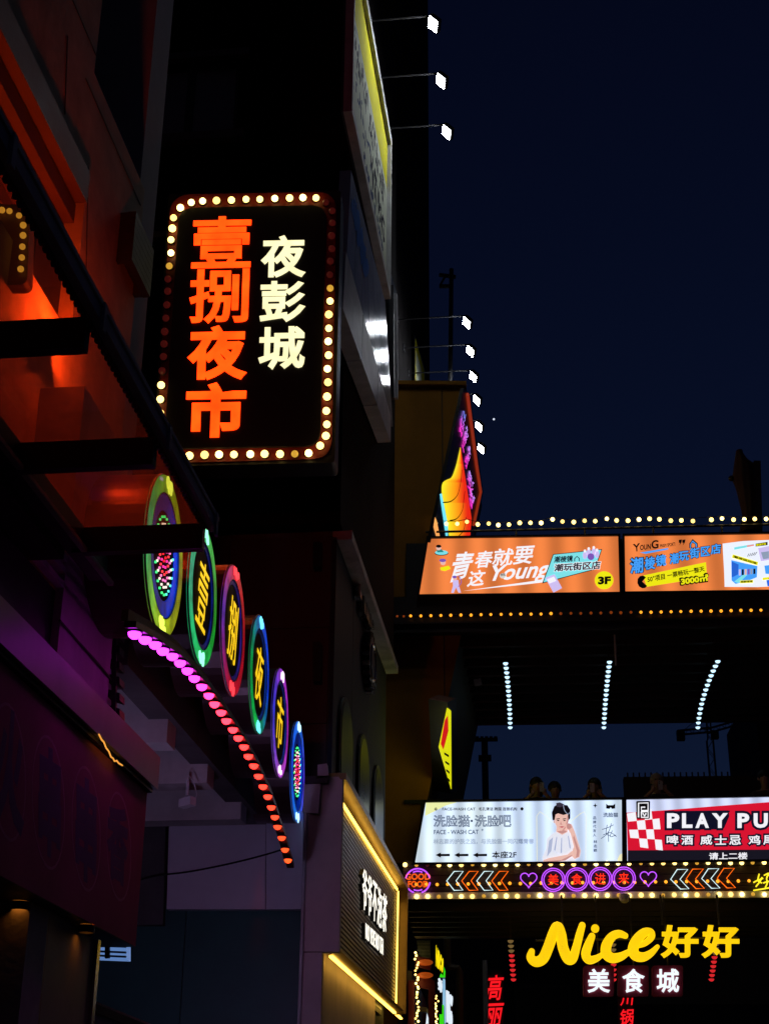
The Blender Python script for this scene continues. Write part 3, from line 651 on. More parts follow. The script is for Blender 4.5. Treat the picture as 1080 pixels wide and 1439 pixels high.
pn2 = thing('wall_panel', 'pale wall panel lit violet below the end of the curved sign', 'wall panel', pp_.at(325, 1278))
for x0, x1 in ((236, 373), (374, 425)):
    MB().prism(pp(pp_, [(x0 + (2 if x0 < 300 else .5), 1140), (x1 + .5, 1140), (x1 - .5, 1278), (x0 - (2 if x0 < 300 else .5), 1278)]), Y * .12).build('panel', purple_w, pn2)
MB().prism(pp(pp_.sh(-.06), [(170, 1130), (233, 1130), (229, 1300), (165, 1300)]), Y * .1).build('dark_panel', dark_concrete, pn2)
teal = mat('dark_teal_boarding', (.015, .12, .1), .45, 0, .25, 1, .15, stains=.3)
tw_ = thing('teal_boarding', 'dark teal boarding under the violet lit panel', 'boarding', WY(16.2).at(280, 1500))
pt = WY(16.2)
for x0, x1 in ((100, 262), (263, 426)):
    MB().prism([*pp(pt, [(x0, 1270), (x1, 1270)]), V((pt.at(x1, 1270).x, 16.2, 0)), V((pt.at(x0, 1270).x, 16.2, 0))], Y * .05).build('board', teal, tw_)
cb = thing('loose_cable', 'thin black cable sagging across the violet lit panel', 'cable', pp_.at(300, 1225))
MB().tube(pp(pp_, smooth_path([(170, 1245), (215, 1232), (262, 1226), (310, 1217), (360, 1205), (398, 1194)]), .06), .01, 5).build('cable', rubber, cb)
# security camera on a drop pole
cc = thing('security_camera', 'small white security camera hanging on a thin pole under the gallery', 'camera', S(-2.9, 13.1, 4.5))
cpl_ = SY(13.1)
pt0 = cpl_.at(267, 1044); pt1 = cpl_.at(263, 1118)
pt0.z = 4.9
MB().tube([pt0, pt1], .016, 8).build('pole', grey_alu, cc)
ccb = cpl_.at(263, 1128)
mb = MB(); mb.box(ccb, (XS * .9 - YS * .35 + Z * .12).normalized() * .065, (YS * .9 + XS * .35).normalized() * .045, Z * .038); mb.build('body', white_paint, cc)
MB().cyl(ccb + (XS * -.9 + YS * .35 - Z * .12).normalized() * .066, (XS * -.9 + YS * .35 - Z * .12), .026, .012, 12).build('lens', black_metal, cc)
MB().tube(smooth_path([tuple(cpl_.at(265, 1090)), tuple(cpl_.at(272, 1100)), tuple(cpl_.at(276, 1118)), tuple(cpl_.at(270, 1126))]), .005, 5).build('wire', white_paint, cc)

# ================================================================== curved neon sign with six round light boxes
d3 = ray(325, 885); AX = (CAM + d3 * (12.3 / FP)).x
ap = WX(AX)
arch = thing('arched_neon_sign', 'curved night market sign with six glowing discs above a row of pink lamps', 'neon sign', ap.at(404, 1215))
drum = mat('maroon_drum_side', (.08, .025, .03), .35, .3, .2, 3, .05); disc_face = mat('black_disc_face', (.002, .003, .012), .5, 0, .2, 2, 0, spec=.02)
led = emicol('led_ring', .68, True, .01, 9.0); leddots = emicol('led_dots', 1.3, True)
yel = emi('yellow_character', (255, 205, 25), 1.1)
DISCS = [  # centre px, radius m, colours near, top, far, bottom, inner ring, glyph
    ((228, 781), .545, (30, 165, 120), (150, 200, 20), (140, 135, 0), (185, 215, 30), (0, 60, 235), None),
    ((282, 837), .53, (30, 180, 140), (60, 200, 90), (0, 150, 30), (40, 225, 110), (10, 40, 150), '壹'),
    ((325, 886), .55, (95, 45, 185), (235, 20, 40), (150, 0, 25), (220, 15, 45), (60, 40, 170), '捌'),
    ((362, 948), .55, (0, 160, 70), (20, 90, 240), (0, 50, 215), (20, 200, 80), (10, 60, 170), '夜'),
    ((391.5, 1016), .55, (60, 60, 235), (190, 60, 225), (175, 30, 190), (200, 90, 235), (30, 60, 180), '市'),
    ((416, 1085), .55, (10, 80, 245), (30, 130, 255), (85, 50, 225), (40, 140, 255), (0, 60, 225), None)]
HOT = [(225, 255, 90), (150, 255, 210), (255, 60, 70), (110, 230, 255), (255, 215, 250), (190, 240, 255)]
def mixc(a, b, t): return tuple(x + (y - x) * t for x, y in zip(a, b))
for i, (c, rad, cn_, ct, cf, cbm, cin, ch) in enumerate(DISCS):
    ctr = ap.at(*c)
    def on(a, r, off=0.0): return ctr + (-Y * math.cos(a) + Z * math.sin(a)) * r + X * off    # a=0 near side, pi/2 top
    mb = MB(); mb.cyl(ctr - X * .42, X, rad, .42, 48); d = mb.build('disc', drum, arch)
    def ringcol(a):
        ks = [(0, cn_), (math.pi / 2, ct), (math.pi, cf), (3 * math.pi / 2, cbm), (2 * math.pi, cn_)]
        for (a0, c0_), (a1, c1_) in zip(ks, ks[1:]):
            if a0 <= a <= a1: return lin(mixc(c0_, c1_, (a - a0) / (a1 - a0)))
    mb = MB(); N = 64
    for k in range(N):
        a0 = 2 * math.pi * k / N; a1 = 2 * math.pi * (k + 1) / N
        mb.prism([on(a0, rad * .99, .002), on(a1, rad * .99, .002), on(a1, rad * .78, .002), on(a0, rad * .78, .002)], X * .02, ringcol((a0 + a1) / 2))
    mb.build('light_ring', led, d)
    mb = MB()
    for k in range(N):
        a0 = 2 * math.pi * k / N; a1 = 2 * math.pi * (k + 1) / N; g = .25 + .75 * max(0, -math.cos((a0 + a1) / 2)); g = g if not ch else g * .55
        r1 = .56 if not ch else .7
        mb.prism([on(a0, rad * .765, .002), on(a1, rad * .765, .002), on(a1, rad * r1, -.0), on(a0, rad * r1, -.0)], X * .012, tuple(x * g for x in lin(cin)))
    mb.build('inner_ring', led, d)
    MB().cyl(ctr + X * .001, X, rad * (.555 if not ch else .695), .006, 48).build('face', disc_face, d)
    MB().tube([on(2 * math.pi * k / 64, rad * .995, .012) for k in range(64)], .008, 6, True, X).build('rim', grey_alu, d)
    MB().tube([on(2 * math.pi * k / 64, rad * .772, .018) for k in range(64)], .006, 6, True, X).build('rim', grey_alu, d)
    # hot spots where the lamp shines straight through the ring
    random.seed(i); hm = emi('led_hot_%d' % i, HOT[i], 1.5)
    for a_ in (math.pi * .47, math.pi * 1.47):
        mb = MB()
        for k in range(9):
            a2 = a_ + random.uniform(-.2, .2); rr = rad * random.uniform(.83, .94)
            mb.cyl(on(a2, rr, .022), X, random.uniform(.016, .04), .006 + k * .0004, 10)
        mb.build('hot_spot', hm, d)
    if ch:
        h = rad * .62; q = [on(math.pi * .75, 1, 0)]
        P = lambda s, t: ctr - Y * -s * h + Z * (t + s * .0) * h * 1.02
        vs, fs = glyph(ch, .001, .16)
        x0 = min(v.x for v in vs); x1 = max(v.x for v in vs); y0 = min(v.y for v in vs); y1 = max(v.y for v in vs)
        out = [ctr + Y * (((v.x - x0) / (x1 - x0) - .5) * 1.25 * h) + Z * (((v.y - y0) / (y1 - y0) - .5) * 1.6 * h) + X * (.012 + (v.z + .05) * .06) for v in vs]
        MB().add(out, fs).build('character', yel, d)
    else:
        mb = MB(); cols = [(255, 30, 50), (255, 50, 160), (255, 60, 70), (255, 120, 190), (255, 200, 190), (70, 255, 140)]
        rings = [(.07, 4), (.15, 8), (.23, 12), (.31, 16), (.39, 20), (.48, 24)]
        for j, (r_, nn) in enumerate(rings):
            for k in range(nn):
                a_ = 2 * math.pi * k / nn + j * .1; cc_ = cols[min(j, 5)] if j != 4 else (255, 235, 220)
                if math.cos(a_) < -.3 and j > 4: cc_ = (90, 255, 225)
                mb.box(on(a_, rad * r_, .014), Y * .0065, Z * .0065, X * .006, lin(cc_))
        mb.build('led_dots', leddots, d)['kind'] = 'stuff'
# channel carrying the lamps
z4 = zc(140, 640, 2.397)
LP = [(118, 603), (153, 621), (187, 638), (213, 659), (245, 677), (271, 700), (296, 726), (319, 752), (344, 780), (368, 810), (387, 839), (409, 867), (427, 895), (449, 925), (467, 953), (486, 983), (501, 1015), (519, 1047), (535, 1082), (550, 1117), (566, 1151), (578, 1187), (590, 1220), (599, 1253), (613, 1290), (624, 1330), (634, 1366)]
lpn = ap.sh(.12)
pts = [lpn.at(*z4(x_, y_ - 4)) for x_, y_ in LP]
ext = [pts[0] * 1.4 - pts[1] * .4] + pts + [pts[-1] * 2 - pts[-2]]
mb = MB()
for a, b in zip(ext, ext[1:]):
    d = (b - a); mb.prism([a + Z * .02 + X * .03, b + Z * .02 + X * .03, b + Z * .06 + X * .03, a + Z * .06 + X * .03], -X * .07)
mb.build('lamp_channel', drum, arch)
mb = MB()
for a, b in zip(ext, ext[1:]): mb.prism([a + Z * .062 - X * .02, b + Z * .062 - X * .02, b + Z * .135 - X * .02, a + Z * .135 - X * .02], -X * .04)
mb.build('back_web', mat('ochre_web_plate', (.22, .14, .03), .6), arch)
stops = [(0, (205, 85, 240)), (.3, (235, 75, 215)), (.45, (250, 60, 140)), (.6, (255, 45, 85)), (.9, (255, 45, 50)), (1, (255, 80, 45))]
cap_me = MB().cyl((0, 0, 0), Z, .046, .012, 16).mesh('cap', black_metal)
for i, p in enumerate(pts):
    t = i / (len(pts) - 1)
    for (t0, c0_), (t1, c1_) in zip(stops, stops[1:]):
        if t0 <= t <= t1: col = mixc(c0_, c1_, (t - t0) / (t1 - t0))
    cl_ = list(lin(col)); hr = 8 if t < .5 else max(2.5, 8 - (t - .5) * 15); hb_2 = 8 if t < .25 else max(1, 8 - (t - .25) * 65); cl_[0] *= hr; cl_[2] *= hb_2; cl_[1] += .1
    mt = emi('pink_lamp_%d' % i, (128, 128, 128), 1.0); mt.node_tree.nodes['Principled BSDF'].inputs['Emission Color'].default_value = (*cl_, 1)
    lm = MB().sphere(p, .039, 14, 6, (1, 1, .95), math.pi / 2, math.pi).build('lamp', mt, arch, True)
    place('cap', cap_me, lm, p + Z * .001)
for (x_, y_) in ((300, 985), (372, 1100), (402, 1190)):
    p = ap.at(x_, y_, -.3); MB().bar(p + Z * .2, p + Z * .2 - X * 1.0, .06, .06).build('support', mat('ochre_support', (.25, .13, .03), .6), arch)

# ================================================================== tea shop sign box
daz = R(1.55); EU = V((math.sin(daz), math.cos(daz), 0)); EN = V((math.cos(daz), -math.sin(daz), 0))
pe0 = WY(15.3).at(481, 1100)
ep = Plane(pe0, EN)
tea = thing('tea_shop_sign', 'ribbed tea shop sign box edged with golden light strips', 'sign', V((pe0.x, pe0.y, 2.9)))
ze = zc(410, 1060, 3.484)
E4 = [ze(250, 112), ze(556, 655), ze(545, 1262), ze(236, 962)]
e3 = [ep.at(*p) for p in E4]
rib_m = mat('grey_ribbed_panel', (.28, .26, .25), .45, .3, .15, 4, .05); frame_m = mat('bronze_frame', (.3, .2, .1), .4, .6, .15, 4, .05)
MB().prism([ep.at(*p, -.13) for p in E4], -EN * .06).build('back_panel', rib_m, tea)
nr = 34; mb = MB()
for k in range(nr):
    t0 = k / nr; t1 = (k + .62) / nr
    a = e3[3].lerp(e3[0], t0) - EN * .13; b = e3[2].lerp(e3[1], t0) - EN * .13; c = e3[2].lerp(e3[1], t1) - EN * .13; d = e3[3].lerp(e3[0], t1) - EN * .13
    mb.prism([a, b, c, d], EN * .02)
mb.build('ribs', rib_m, tea)['kind'] = 'stuff'
def ebar(p, q, wd, dp, off, name, mt):
    a = ep.at(*p); b = ep.at(*q); d = (b - a).normalized(); s_ = EN.cross(d).normalized()
    return MB().box((a + b) / 2 + EN * off, (b - a) / 2 + d * wd / 2, s_ * wd / 2, EN * dp / 2).build(name, mt, tea)
ebar(E4[0], E4[1], .07, .2, -.06, 'frame_bar', frame_m); ebar(E4[1], E4[2], .07, .2, -.06, 'frame_bar', frame_m); pass
gold = emi('golden_led_strip', (255, 200, 95), 3.2, True, 0, 2, 1.5)
def estrip(p, q, off, name='light_strip', wd=.03):
    a = ep.at(*p); b = ep.at(*q); d = (b - a).normalized(); s_ = EN.cross(d).normalized()
    MB().box((a + b) / 2 + EN * off, (b - a) / 2, s_ * wd / 2, EN * .01).build(name, gold, tea)
estrip(ze(251, 190), ze(541, 662), -.08); estrip(ze(546, 672), ze(536, 1240), -.08)
eb = Plane(pe0 - EN * .14, EN)
a = eb.at(*ze(182, 974)); b = eb.at(*ze(528, 1284)); a = a - Z * .035; b = b - Z * .035; d = (b - a).normalized()
MB().prism([a + Z * .012, b + Z * .012, e3[2] - Z * .0, e3[3] - Z * .0], Z * .02).build('underside_tray', frame_m, tea)
MB().box((a + b) / 2 + EN * .02, (b - a) / 2, EN * .02, Z * .01).build('light_strip', gold, tea)
w_let = emi('white_channel_letter', (255, 250, 235), 1.25)
tx = [ze(345, 552), ze(468, 705), ze(462, 885), ze(343, 752)]
def qlerp(q, s0, s1):
    f = lambda a, b, s: (a[0] + (b[0] - a[0]) * s, a[1] + (b[1] - a[1]) * s)
    return [f(q[0], q[1], s0), f(q[0], q[1], s1), f(q[3], q[2], s1), f(q[3], q[2], s0)]
ret_m = mat('letter_return_black', (.012, .012, .012), .5)
for k, ch in enumerate('爷爷不泡茶'):
    q = qlerp(tx, k / 5 + .01, (k + .92) / 5); o = text(ep.sh(-.06), ch, q, w_let, tea, 'character', .006, .006, .0); text(ep.sh(-.06), ch, q, ret_m, o, 'letter_return', .004, -.06, -.002)
q = [ze(360, 826), ze(448, 908), ze(445, 986), ze(360, 905)]
o = text(ep.sh(-.06), 'NO YEYE NO TEA', q, w_let, tea, 'lettering', .008, .006, .0); text(ep.sh(-.06), 'NO YEYE NO TEA', q, ret_m, o, 'letter_return', .006, -.06, -.002)
# its pale end wall
endw = mat('mauve_render', (.62, .5, .48), .8, 0, .18, 2, .25, stains=.3)
ew = thing('sign_end_wall', 'pale mauve wall forming the near end of the tea shop front', 'wall', V((pe0.x - .3, 15.4, 0)))
pw_ = WY(15.3)
zt_ = pw_.at(450, 1092).z
x1 = pe0.x - .0; x0 = pw_.at(425, 1300).x
zs_ = pw_.at(465, 1339).z
for z0, z1, xe in ((0, 1.9, x1 - .17), (1.91, zs_, x1 - .17), (zs_ + .01, zt_, x1)):
    MB().prism([V((x0, 15.3, z0)), V((xe, 15.3, z0)), V((xe, 15.3, z1)), V((x0, 15.3, z1))], Y * .15).build('panel', endw, ew)
MB().prism([V((x0, 15.451, 0)), V((x1 - .21, 15.451, 0)), V((x1 - .21, 15.451, zt_)), V((x0, 15.451, zt_))], EU * 5.2).build('wall', endw, ew)
MB().tube([V((x0 - .01, 15.27, 0)), V((x0 + .005, 15.27, zt_ - .2))], .018, 8).build('pipe', grey_alu, ew)
fx = thing('box_floodlight', 'small box floodlight on a bracket atop the mauve wall', 'floodlight', pw_.at(452, 1094))
pq = pw_.sh(.08)
MB().prism(pp(pq, [(446, 1075), (459, 1073), (461, 1092), (446, 1094)]), Y * .12).build('housing', white_paint, fx)
MB().prism(pp(pq, [(428, 1091), (462, 1090), (460, 1100), (428, 1101)]), Y * .06).build('bracket', dark_steel, fx)
wb = thing('junction_box', 'plain pale metal plate on the wall behind the last disc', 'panel', pw_.at(440, 1145))
MB().prism(pp(pw_.sh(.003), [(428, 1103), (451, 1103), (448, 1145), (426, 1143)]), -Y * .05).build('box', white_paint, wb)

# ================================================================== brown building carrying the bridge
BY = 24.3
fp = WY(BY)
brown = mat('brown_cladding_panel', (.5, .22, .025), .75, 0, .2, 1.2, .08, spec=.15, stains=.35); olive = mat('dark_brown_core', (.12, .08, .04), .7)
br = thing('brown_building', 'brown clad building with outward leaning storeys at the bridge end', 'building', fp.at(580, 1500))
front = [(520, 543), (655, 544), (588, 838), (642, 872), (649, 885), (582, 1213), (560, 1225), (556, 1760), (500, 1760)]
f3 = pp(fp, front)
f3[-2].z = f3[-1].z = 0
MB().prism([p + Y * .03 for p in f3[:6]] + [V((f3[0].x, BY + .03, f3[5].z))], YS * 5.4).build('core', olive, br)
MB().prism([V((f3[0].x, BY + .03, f3[5].z - .002)), V((f3[6].x, BY + .03, f3[5].z - .002)), V((f3[6].x, BY + .03, 0)), V((f3[0].x, BY + .03, 0))], Y * .8).build('pier', olive, br)
u0_ = V((f3[0].x, BY, 0)); pol = [(p.x - u0_.x, p.z) for p in f3]
ux = lambda px, py: fp.at(px, py).x - u0_.x
vz = lambda px, py: fp.at(px, py).z
# the outline is not convex: cut it storey by storey
for lo, hi in ((0, vz(600, 1262)), (vz(600, 1213), vz(600, 885)), (vz(600, 838), 99)):
    q = clip(clip(pol, 1, lo, True), 1, hi, False)
    cladding(u0_ + Y * .028, X, Z, -Y, q, [ux(622, 700)], [vz(600, 563), vz(600, 644), vz(600, 750), vz(600, 1000), vz(600, 1110), vz(600, 1340)], .03, .025, brown, br, 'cladding_panel')
MB().bar(f3[0] - Y * .04 + Z * .03, f3[1] - Y * .04 + Z * .03, .16, .08).build('coping', brown, br)
# LED screen on the leaning street side
nl = (f3[1] - f3[2]).cross(YS).normalized(); nl = nl if nl.x > 0 else -nl
sp3 = Plane(f3[1] + Y * .03, nl)
led_t = thing('led_screen', 'leaning LED screen with yellow to red petals and purple glyphs on the brown building', 'screen', sp3.at(640, 750))
zl = zc(560, 540, 5.994)
scr = [zl(520, 30), zl(575, 80), zl(688, 905), zl(622, 1235), zl(590, 1330), zl(235, 1330)]
MB().prism([sp3.at(*p, .005) for p in scr], nl * .06).build('cabinet', mat('black_screen_frame', (.012, .01, .012), .35, 0, .2, 3, 0), led_t)
s4 = sp3.sh(.068)
red_tr = emi('red_edge_tube', (150, 45, 20), .8)
MB().tube([s4.at(*zl(577, 84), .02), s4.at(*zl(655, 690), .02), s4.at(*zl(688, 905), .02), s4.at(*zl(628, 1190), .02)], .035, 6).build('edge_tube', red_tr, led_t)
scol = emicol('screen_pixels', 1.0, True, .02)
mb = MB(); Lp = [(372, 822), (420, 800), (462, 755), (488, 660), (518, 530)]; Rp = [(575, 860), (560, 790), (548, 720), (534, 640), (522, 540)]
left = smooth_path([(425, 1292), (398, 1100), (362, 910), (374, 822), (440, 790), (478, 700), (505, 590), (519, 528)], 5)
def lx(y):                                    # left outline of the petals at zoom row y
    for (a, b), (c, d) in zip(left, left[1:]):
        if (b - y) * (d - y) <= 0 and b != d: return a + (c - a) * (y - b) / (d - b)
    return left[-1][0]
def rx(y): return 519 + (612 - 519) * (y - 528) / (1130 - 528) if y < 1130 else 612 - (y - 1130) * .08
rows = 44; colsn = 16
for i in range(rows):
    y0 = 532 + (1292 - 532) * i / rows; y1 = 532 + (1292 - 532) * (i + 1) / rows
    for j in range(colsn):
        t0 = j / colsn; t1 = (j + 1) / colsn; tm = (t0 + t1) / 2; ph = ((y0 - 820) / 165) % 1.0
        sh = min(1, max(0, tm * 1.15 + .12 * (ph - .5)))
        col = mixc((255, 240, 40), (255, 150, 15), sh * 1.6) if sh < .625 else mixc((255, 150, 15), (235, 40, 15), (sh - .625) / .375)
        a = lx(y0); b = rx(y0); c = lx(y1); d = rx(y1)
        mb.prism([s4.at(*zl(a + (b - a) * t0, y0)), s4.at(*zl(a + (b - a) * t1, y0)), s4.at(*zl(c + (d - c) * t1, y1)), s4.at(*zl(c + (d - c) * t0, y1))], nl * .004, lin(col))
mb.build('petal_image', scol, led_t)
for pts_ in ([(372, 995), (440, 985), (495, 930), (520, 830), (532, 720)], [(430, 1148), (490, 1130), (535, 1060), (548, 960), (556, 900)], [(490, 1292), (540, 1240), (560, 1170), (566, 1120)]):
    MB().tube([s4.at(*zl(*p), .006) for p in smooth_path(pts_)], .012, 5, False, nl, .4).build('petal_line', print_ink, led_t)
cy_ = emi('cyan_screen_strip', (110, 225, 255), 1.1); pe_ = emi('peach_screen_strip', (255, 170, 90), 1.0)
printed(s4, [zl(345, 925), zl(360, 920), zl(412, 1190), zl(412, 1292), zl(398, 1292)], cy_, led_t, 'cyan_strip', 0, .004)
printed(s4, [zl(305, 1120), zl(318, 1150), zl(346, 1292), zl(318, 1292), zl(292, 1200)], pe_, led_t, 'peach_strip', 0, .004)
purp = [emi('violet_glyph_a', (90, 130, 255), 1.1), emi('violet_glyph_b', (225, 70, 225), 1.1), emi('violet_glyph_c', (235, 60, 190), 1.0)]
gcol = emicol('glyph_pixels', 1.1, True, .02)
for k, q in enumerate(([(540, 185), (566, 260), (530, 460), (508, 380)], [(572, 352), (588, 420), (548, 580), (530, 500)], [(594, 500), (608, 570), (572, 730), (556, 650)], [(594, 725), (634, 830), (616, 950), (572, 830)], [(606, 880), (640, 960), (612, 1055), (594, 960)])):
    q3 = [s4.at(*zl(*p), .012) for p in q]; rnd = random.Random(k + 20); mb = MB()
    for _ in range(26):
        u, v = rnd.random(), rnd.random(); a_ = rnd.choice((0, 1.57, .8, -.8)); L = rnd.uniform(.12, .3)
        f = lambda u, v: (q3[0].lerp(q3[1], u)).lerp(q3[3].lerp(q3[2], u), v)
        cl = lambda x: min(1, max(0, x))
        p = [f(cl(u - L * math.cos(a_)), cl(v - L * math.sin(a_) * .6)), f(u, v), f(cl(u + L * math.cos(a_)), cl(v + L * math.sin(a_) * .6))]
        mb.tube(p, .012, 5, False, nl, .4, lin(mixc((110, 150, 255) if k == 0 else (190, 150, 255), (250, 50, 200), cl(v * 1.2))))
    mb.build('glyph', gcol, led_t)
# yellow light box on the storey below
sp4 = Plane(f3[4] + Y * .03, nl)
yb_ = thing('yellow_lightbox', 'slim yellow light box with a red emblem on the leaning brown wall', 'sign', sp4.at(630, 1110))
z7 = zc(430, 640, 2.996); s5 = sp4.sh(.34)
yq = [z7(592, 1063), z7(607, 1075), z7(609, 1405), z7(557, 1228)]
MB().prism([s5.at(*z7(594, 1040)), s5.at(*z7(632, 1022)), s5.at(*z7(636, 1415)), s5.at(*z7(606, 1425))], -nl * .3).build('cabinet', black_metal, yb_)
MB().prism([s5.at(*p, .003) for p in yq], nl * .01).build('face', emi('yellow_lightbox_face', (225, 225, 10), .95), yb_)
printed(s5, [z7(583, 1115), z7(596, 1095), z7(598, 1160), z7(577, 1240), z7(566, 1215)], emi('red_emblem', (215, 25, 20), .9), yb_, 'emblem', .014)
for k in range(4): printed(s5, [z7(580 + k * 4, 1250 + k * 35), z7(600 + k * 1.5, 1262 + k * 35), z7(600 + k * 1.5, 1272 + k * 35), z7(581 + k * 4, 1260 + k * 35)], print_ink, yb_, 'lettering', .014)

# ================================================================== upper bridge
RX1 = 9.5
ub = WY(24.0)
bs = mat('bridge_dark_steel', (.04, .036, .034), .5, .3, .25, 2, .1, stains=.3)
LX0 = ub.at(537, 860).x
upb = thing('upper_footbridge', 'upper dark steel footbridge spanning the street from the brown building', 'footbridge', (LX0, 24, 10.2))
zt3 = ub.at(800, 752).z; zb3 = ub.at(800, 838).z; zlo = ub.at(800, 882).z
mb = MB(); wbox(mb, LX0, RX1, 24.03, 29.2, zlo + .0, zlo + .35); mb.build('deck', bs, upb)
mb = MB(); wbox(mb, LX0, RX1, 23.96, 24.028, zlo - .05, zb3 + .03); mb.build('fascia', bs, upb)
mb = MB(); wbox(mb, LX0, RX1, 23.9, 23.958, zlo + .08, zlo + .12); mb.build('flange', bs, upb)
mb = MB(); wbox(mb, LX0, RX1, 23.9, 23.958, zlo - .08, zlo - .03); mb.build('flange', bs, upb)
for k in range(9):
    y_ = 24.5 + k * .55; mb = MB(); wbox(mb, LX0 + .9, RX1, y_, y_ + .1, zlo - .14, zlo - .001); mb.build('joist', bs, upb)
mb = MB(); wbox(mb, LX0 + .9, RX1, 29.201, 29.3, zlo - .2, zlo + 1.2); mb.build('rear_fascia', bs, upb)
# railing with bulbs
rz = ub.at(800, 737).z
rail = thing('bridge_railing', 'dark rail on thin posts along the top of the upper footbridge', 'railing', ub.at(700, 757))
MB().tube([V((LX0 + .75, 24.2, rz)), V((RX1, 24.2, rz))], .022, 8).build('top_rail', dark_steel, rail)
for k in range(8):
    x_ = ub.at(725 + k * 97, 740).x; MB().tube([V((x_, 24.2, zlo + .35)), V((x_, 24.2, rz))], .018, 6).build('post', dark_steel, rail)
mb = MB(); wbox(mb, LX0 + .4, RX1, 24.15, 24.22, zlo + .34, zt3 - .03); mb.build('backing', bs, rail)
sl = thing('string_lights', 'string of round warm bulbs wound along the upper bridge rail', 'string lights', ub.at(620, 735))
wire = []
bx_ = [(612, 735), (627, 736), (642, 736), (656, 733), (671, 737), (686, 736), (700, 738), (715, 737), (730, 735), (745, 735), (760, 735), (776, 730), (790, 733), (806, 734), (821, 732), (836, 732), (852, 729), (866, 731), (882, 732), (897, 730), (912, 729), (926, 730), (942, 732), (957, 731), (973, 732), (999, 730), (1014, 729), (1030, 730), (1045, 730), (1060, 729), (1076, 729), (1092, 729), (1107, 730), (1122, 728)]
spl = WY(24.15)
for p in bx_: q = spl.at(*p); bulb(sl, q, .037, bulb_on); wire.append(q + Z * .05)
MB().tube(wire, .006, 5).build('wire', rubber, sl)
# amber strip under the light boxes
am = thing('amber_light_strip', 'row of small amber bulbs under the orange light boxes', 'light strip', ub.at(560, 866))
apn = WY(23.87)
for k in range(37):
    px = 577 + k * 14.05; py = 866 - (px - 560) * .0165
    bulb(am, apn.at(px, py), .026, bulb_amber_dim if 780 < px < 890 else bulb_amber)
MB().tube([apn.at(545, 866.4, -.012), apn.at(1120, 856.5, -.012)], .014, 6).build('channel', dark_steel, am)
for x0, mtt in ((540, 1), ):
    for k in range(3): bulb(am, apn.at(549 + k * 9, 866.3), .02, bulb_amber_dim)

# orange light boxes
op = WY(23.9)
def lightbox(name, label, q, face_mt, parent_pl, depth=.14, edge=.035, group=None):
    t = thing(name, label, 'light box', parent_pl.at(*q[3]), group)
    MB().prism(pp(parent_pl, q, -.002), -parent_pl.n * depth).build('cabinet', black_metal, t)
    face = MB().prism(pp(parent_pl, q), parent_pl.n * .004).build('face', face_mt, t)
    a = [parent_pl.at(*p) for p in q]; mb = MB(); c = (a[0] + a[1] + a[2] + a[3]) / 4
    for i in range(4):
        p, s_ = a[i], a[(i + 1) % 4]; d = (s_ - p).normalized(); nn = parent_pl.n.cross(d).normalized()
        if nn.dot(p - c) < 0: nn = -nn
        mb.prism([p - d * edge, s_ + d * edge, s_ + d * edge + nn * edge, p - d * edge + nn * edge], parent_pl.n * .05)
    mb.build('frame', black_metal, t); return t
or_face = tubelit('orange_backlit_film', (232, 126, 64), 1.02, .55, .26)
white_p = emi('white_backlit_print', (244, 244, 250), 1.0, False); ink = emi('black_backlit_print', (16, 12, 18), .3, False); navy = emi('navy_backlit_print', (22, 24, 52), .5, False)
cyan_p = emi('cyan_backlit_print', (125, 225, 232), 1.0, False); yel_p = emi('yellow_backlit_print', (238, 232, 20), 1.0, False); blue_p = emi('blue_backlit_print', (70, 160, 250), 1.0, False); lil_p = emi('lilac_backlit_print', (205, 190, 240), 1.0, False)
skin_p = emi('skin_backlit_print', (236, 190, 178), .95, False); purp_p = emi('purple_backlit_print', (130, 90, 190), .9, False); red_p = emi('red_backlit_print', (214, 20, 48), 1.0, False); grey_p = emi('grey_backlit_print', (150, 165, 190), .9, False)
o1 = lightbox('orange_lightbox', 'orange light box with white slogan and 3F disc beside the brown building', [(602, 757.5), (868, 754), (870, 833), (589, 836.5)], or_face, op)
za = zc(590, 740, 3.724); q_ = lambda *ps: [za(*p) for p in ps]
text(op, '青', q_((190, 132), (292, 132), (252, 262), (140, 300)), white_p, o1, bold=.02)
for ch, x0, y0, x1, y1 in (('春', 285, 128, 378, 215), ('就', 378, 115, 486, 205), ('要', 488, 103, 590, 196)): text(op, ch, q_((x0 + 14, y0 + 2), (x1 + 12, y0 - 4), (x1 - 8, y1 - 2), (x0 - 6, y1 + 4)), white_p, o1, bold=.016)
text(op, '这', q_((262, 230), (348, 224), (330, 308), (242, 318)), white_p, o1, bold=.018)
text(op, 'Young', q_((378, 205), (690, 172), (660, 290), (352, 312)), white_p, o1, bold=.02, shear=.15)
printed(op, q_((228, 337), (560, 290), (645, 278), (640, 292), (560, 302)), white_p, o1, 'swoosh', .004)
printed(op, q_((695, 145), (952, 118), (915, 225), (638, 298)), ink, o1, 'slogan_edge', .008); printed(op, q_((698, 148), (947, 122), (911, 222), (645, 292)), cyan_p, o1, 'slogan_panel', .011)
text(op, '潮棱镜', q_((702, 156), (800, 150), (797, 184), (699, 190)), navy, o1, bold=.03, off=.014)
text(op, '潮玩街区店', q_((699, 194), (948, 176), (944, 226), (695, 240)), white_p, o1, bold=.07, off=.014); text(op, '潮玩街区店', q_((703, 197), (945, 179), (941, 223), (699, 237)), navy, o1, bold=.03, off=.019)
neon(op, q_((808, 182), (808, 168), (820, 156), (832, 166), (832, 180)), navy, o1, 'house_mark', .008, False, .016)
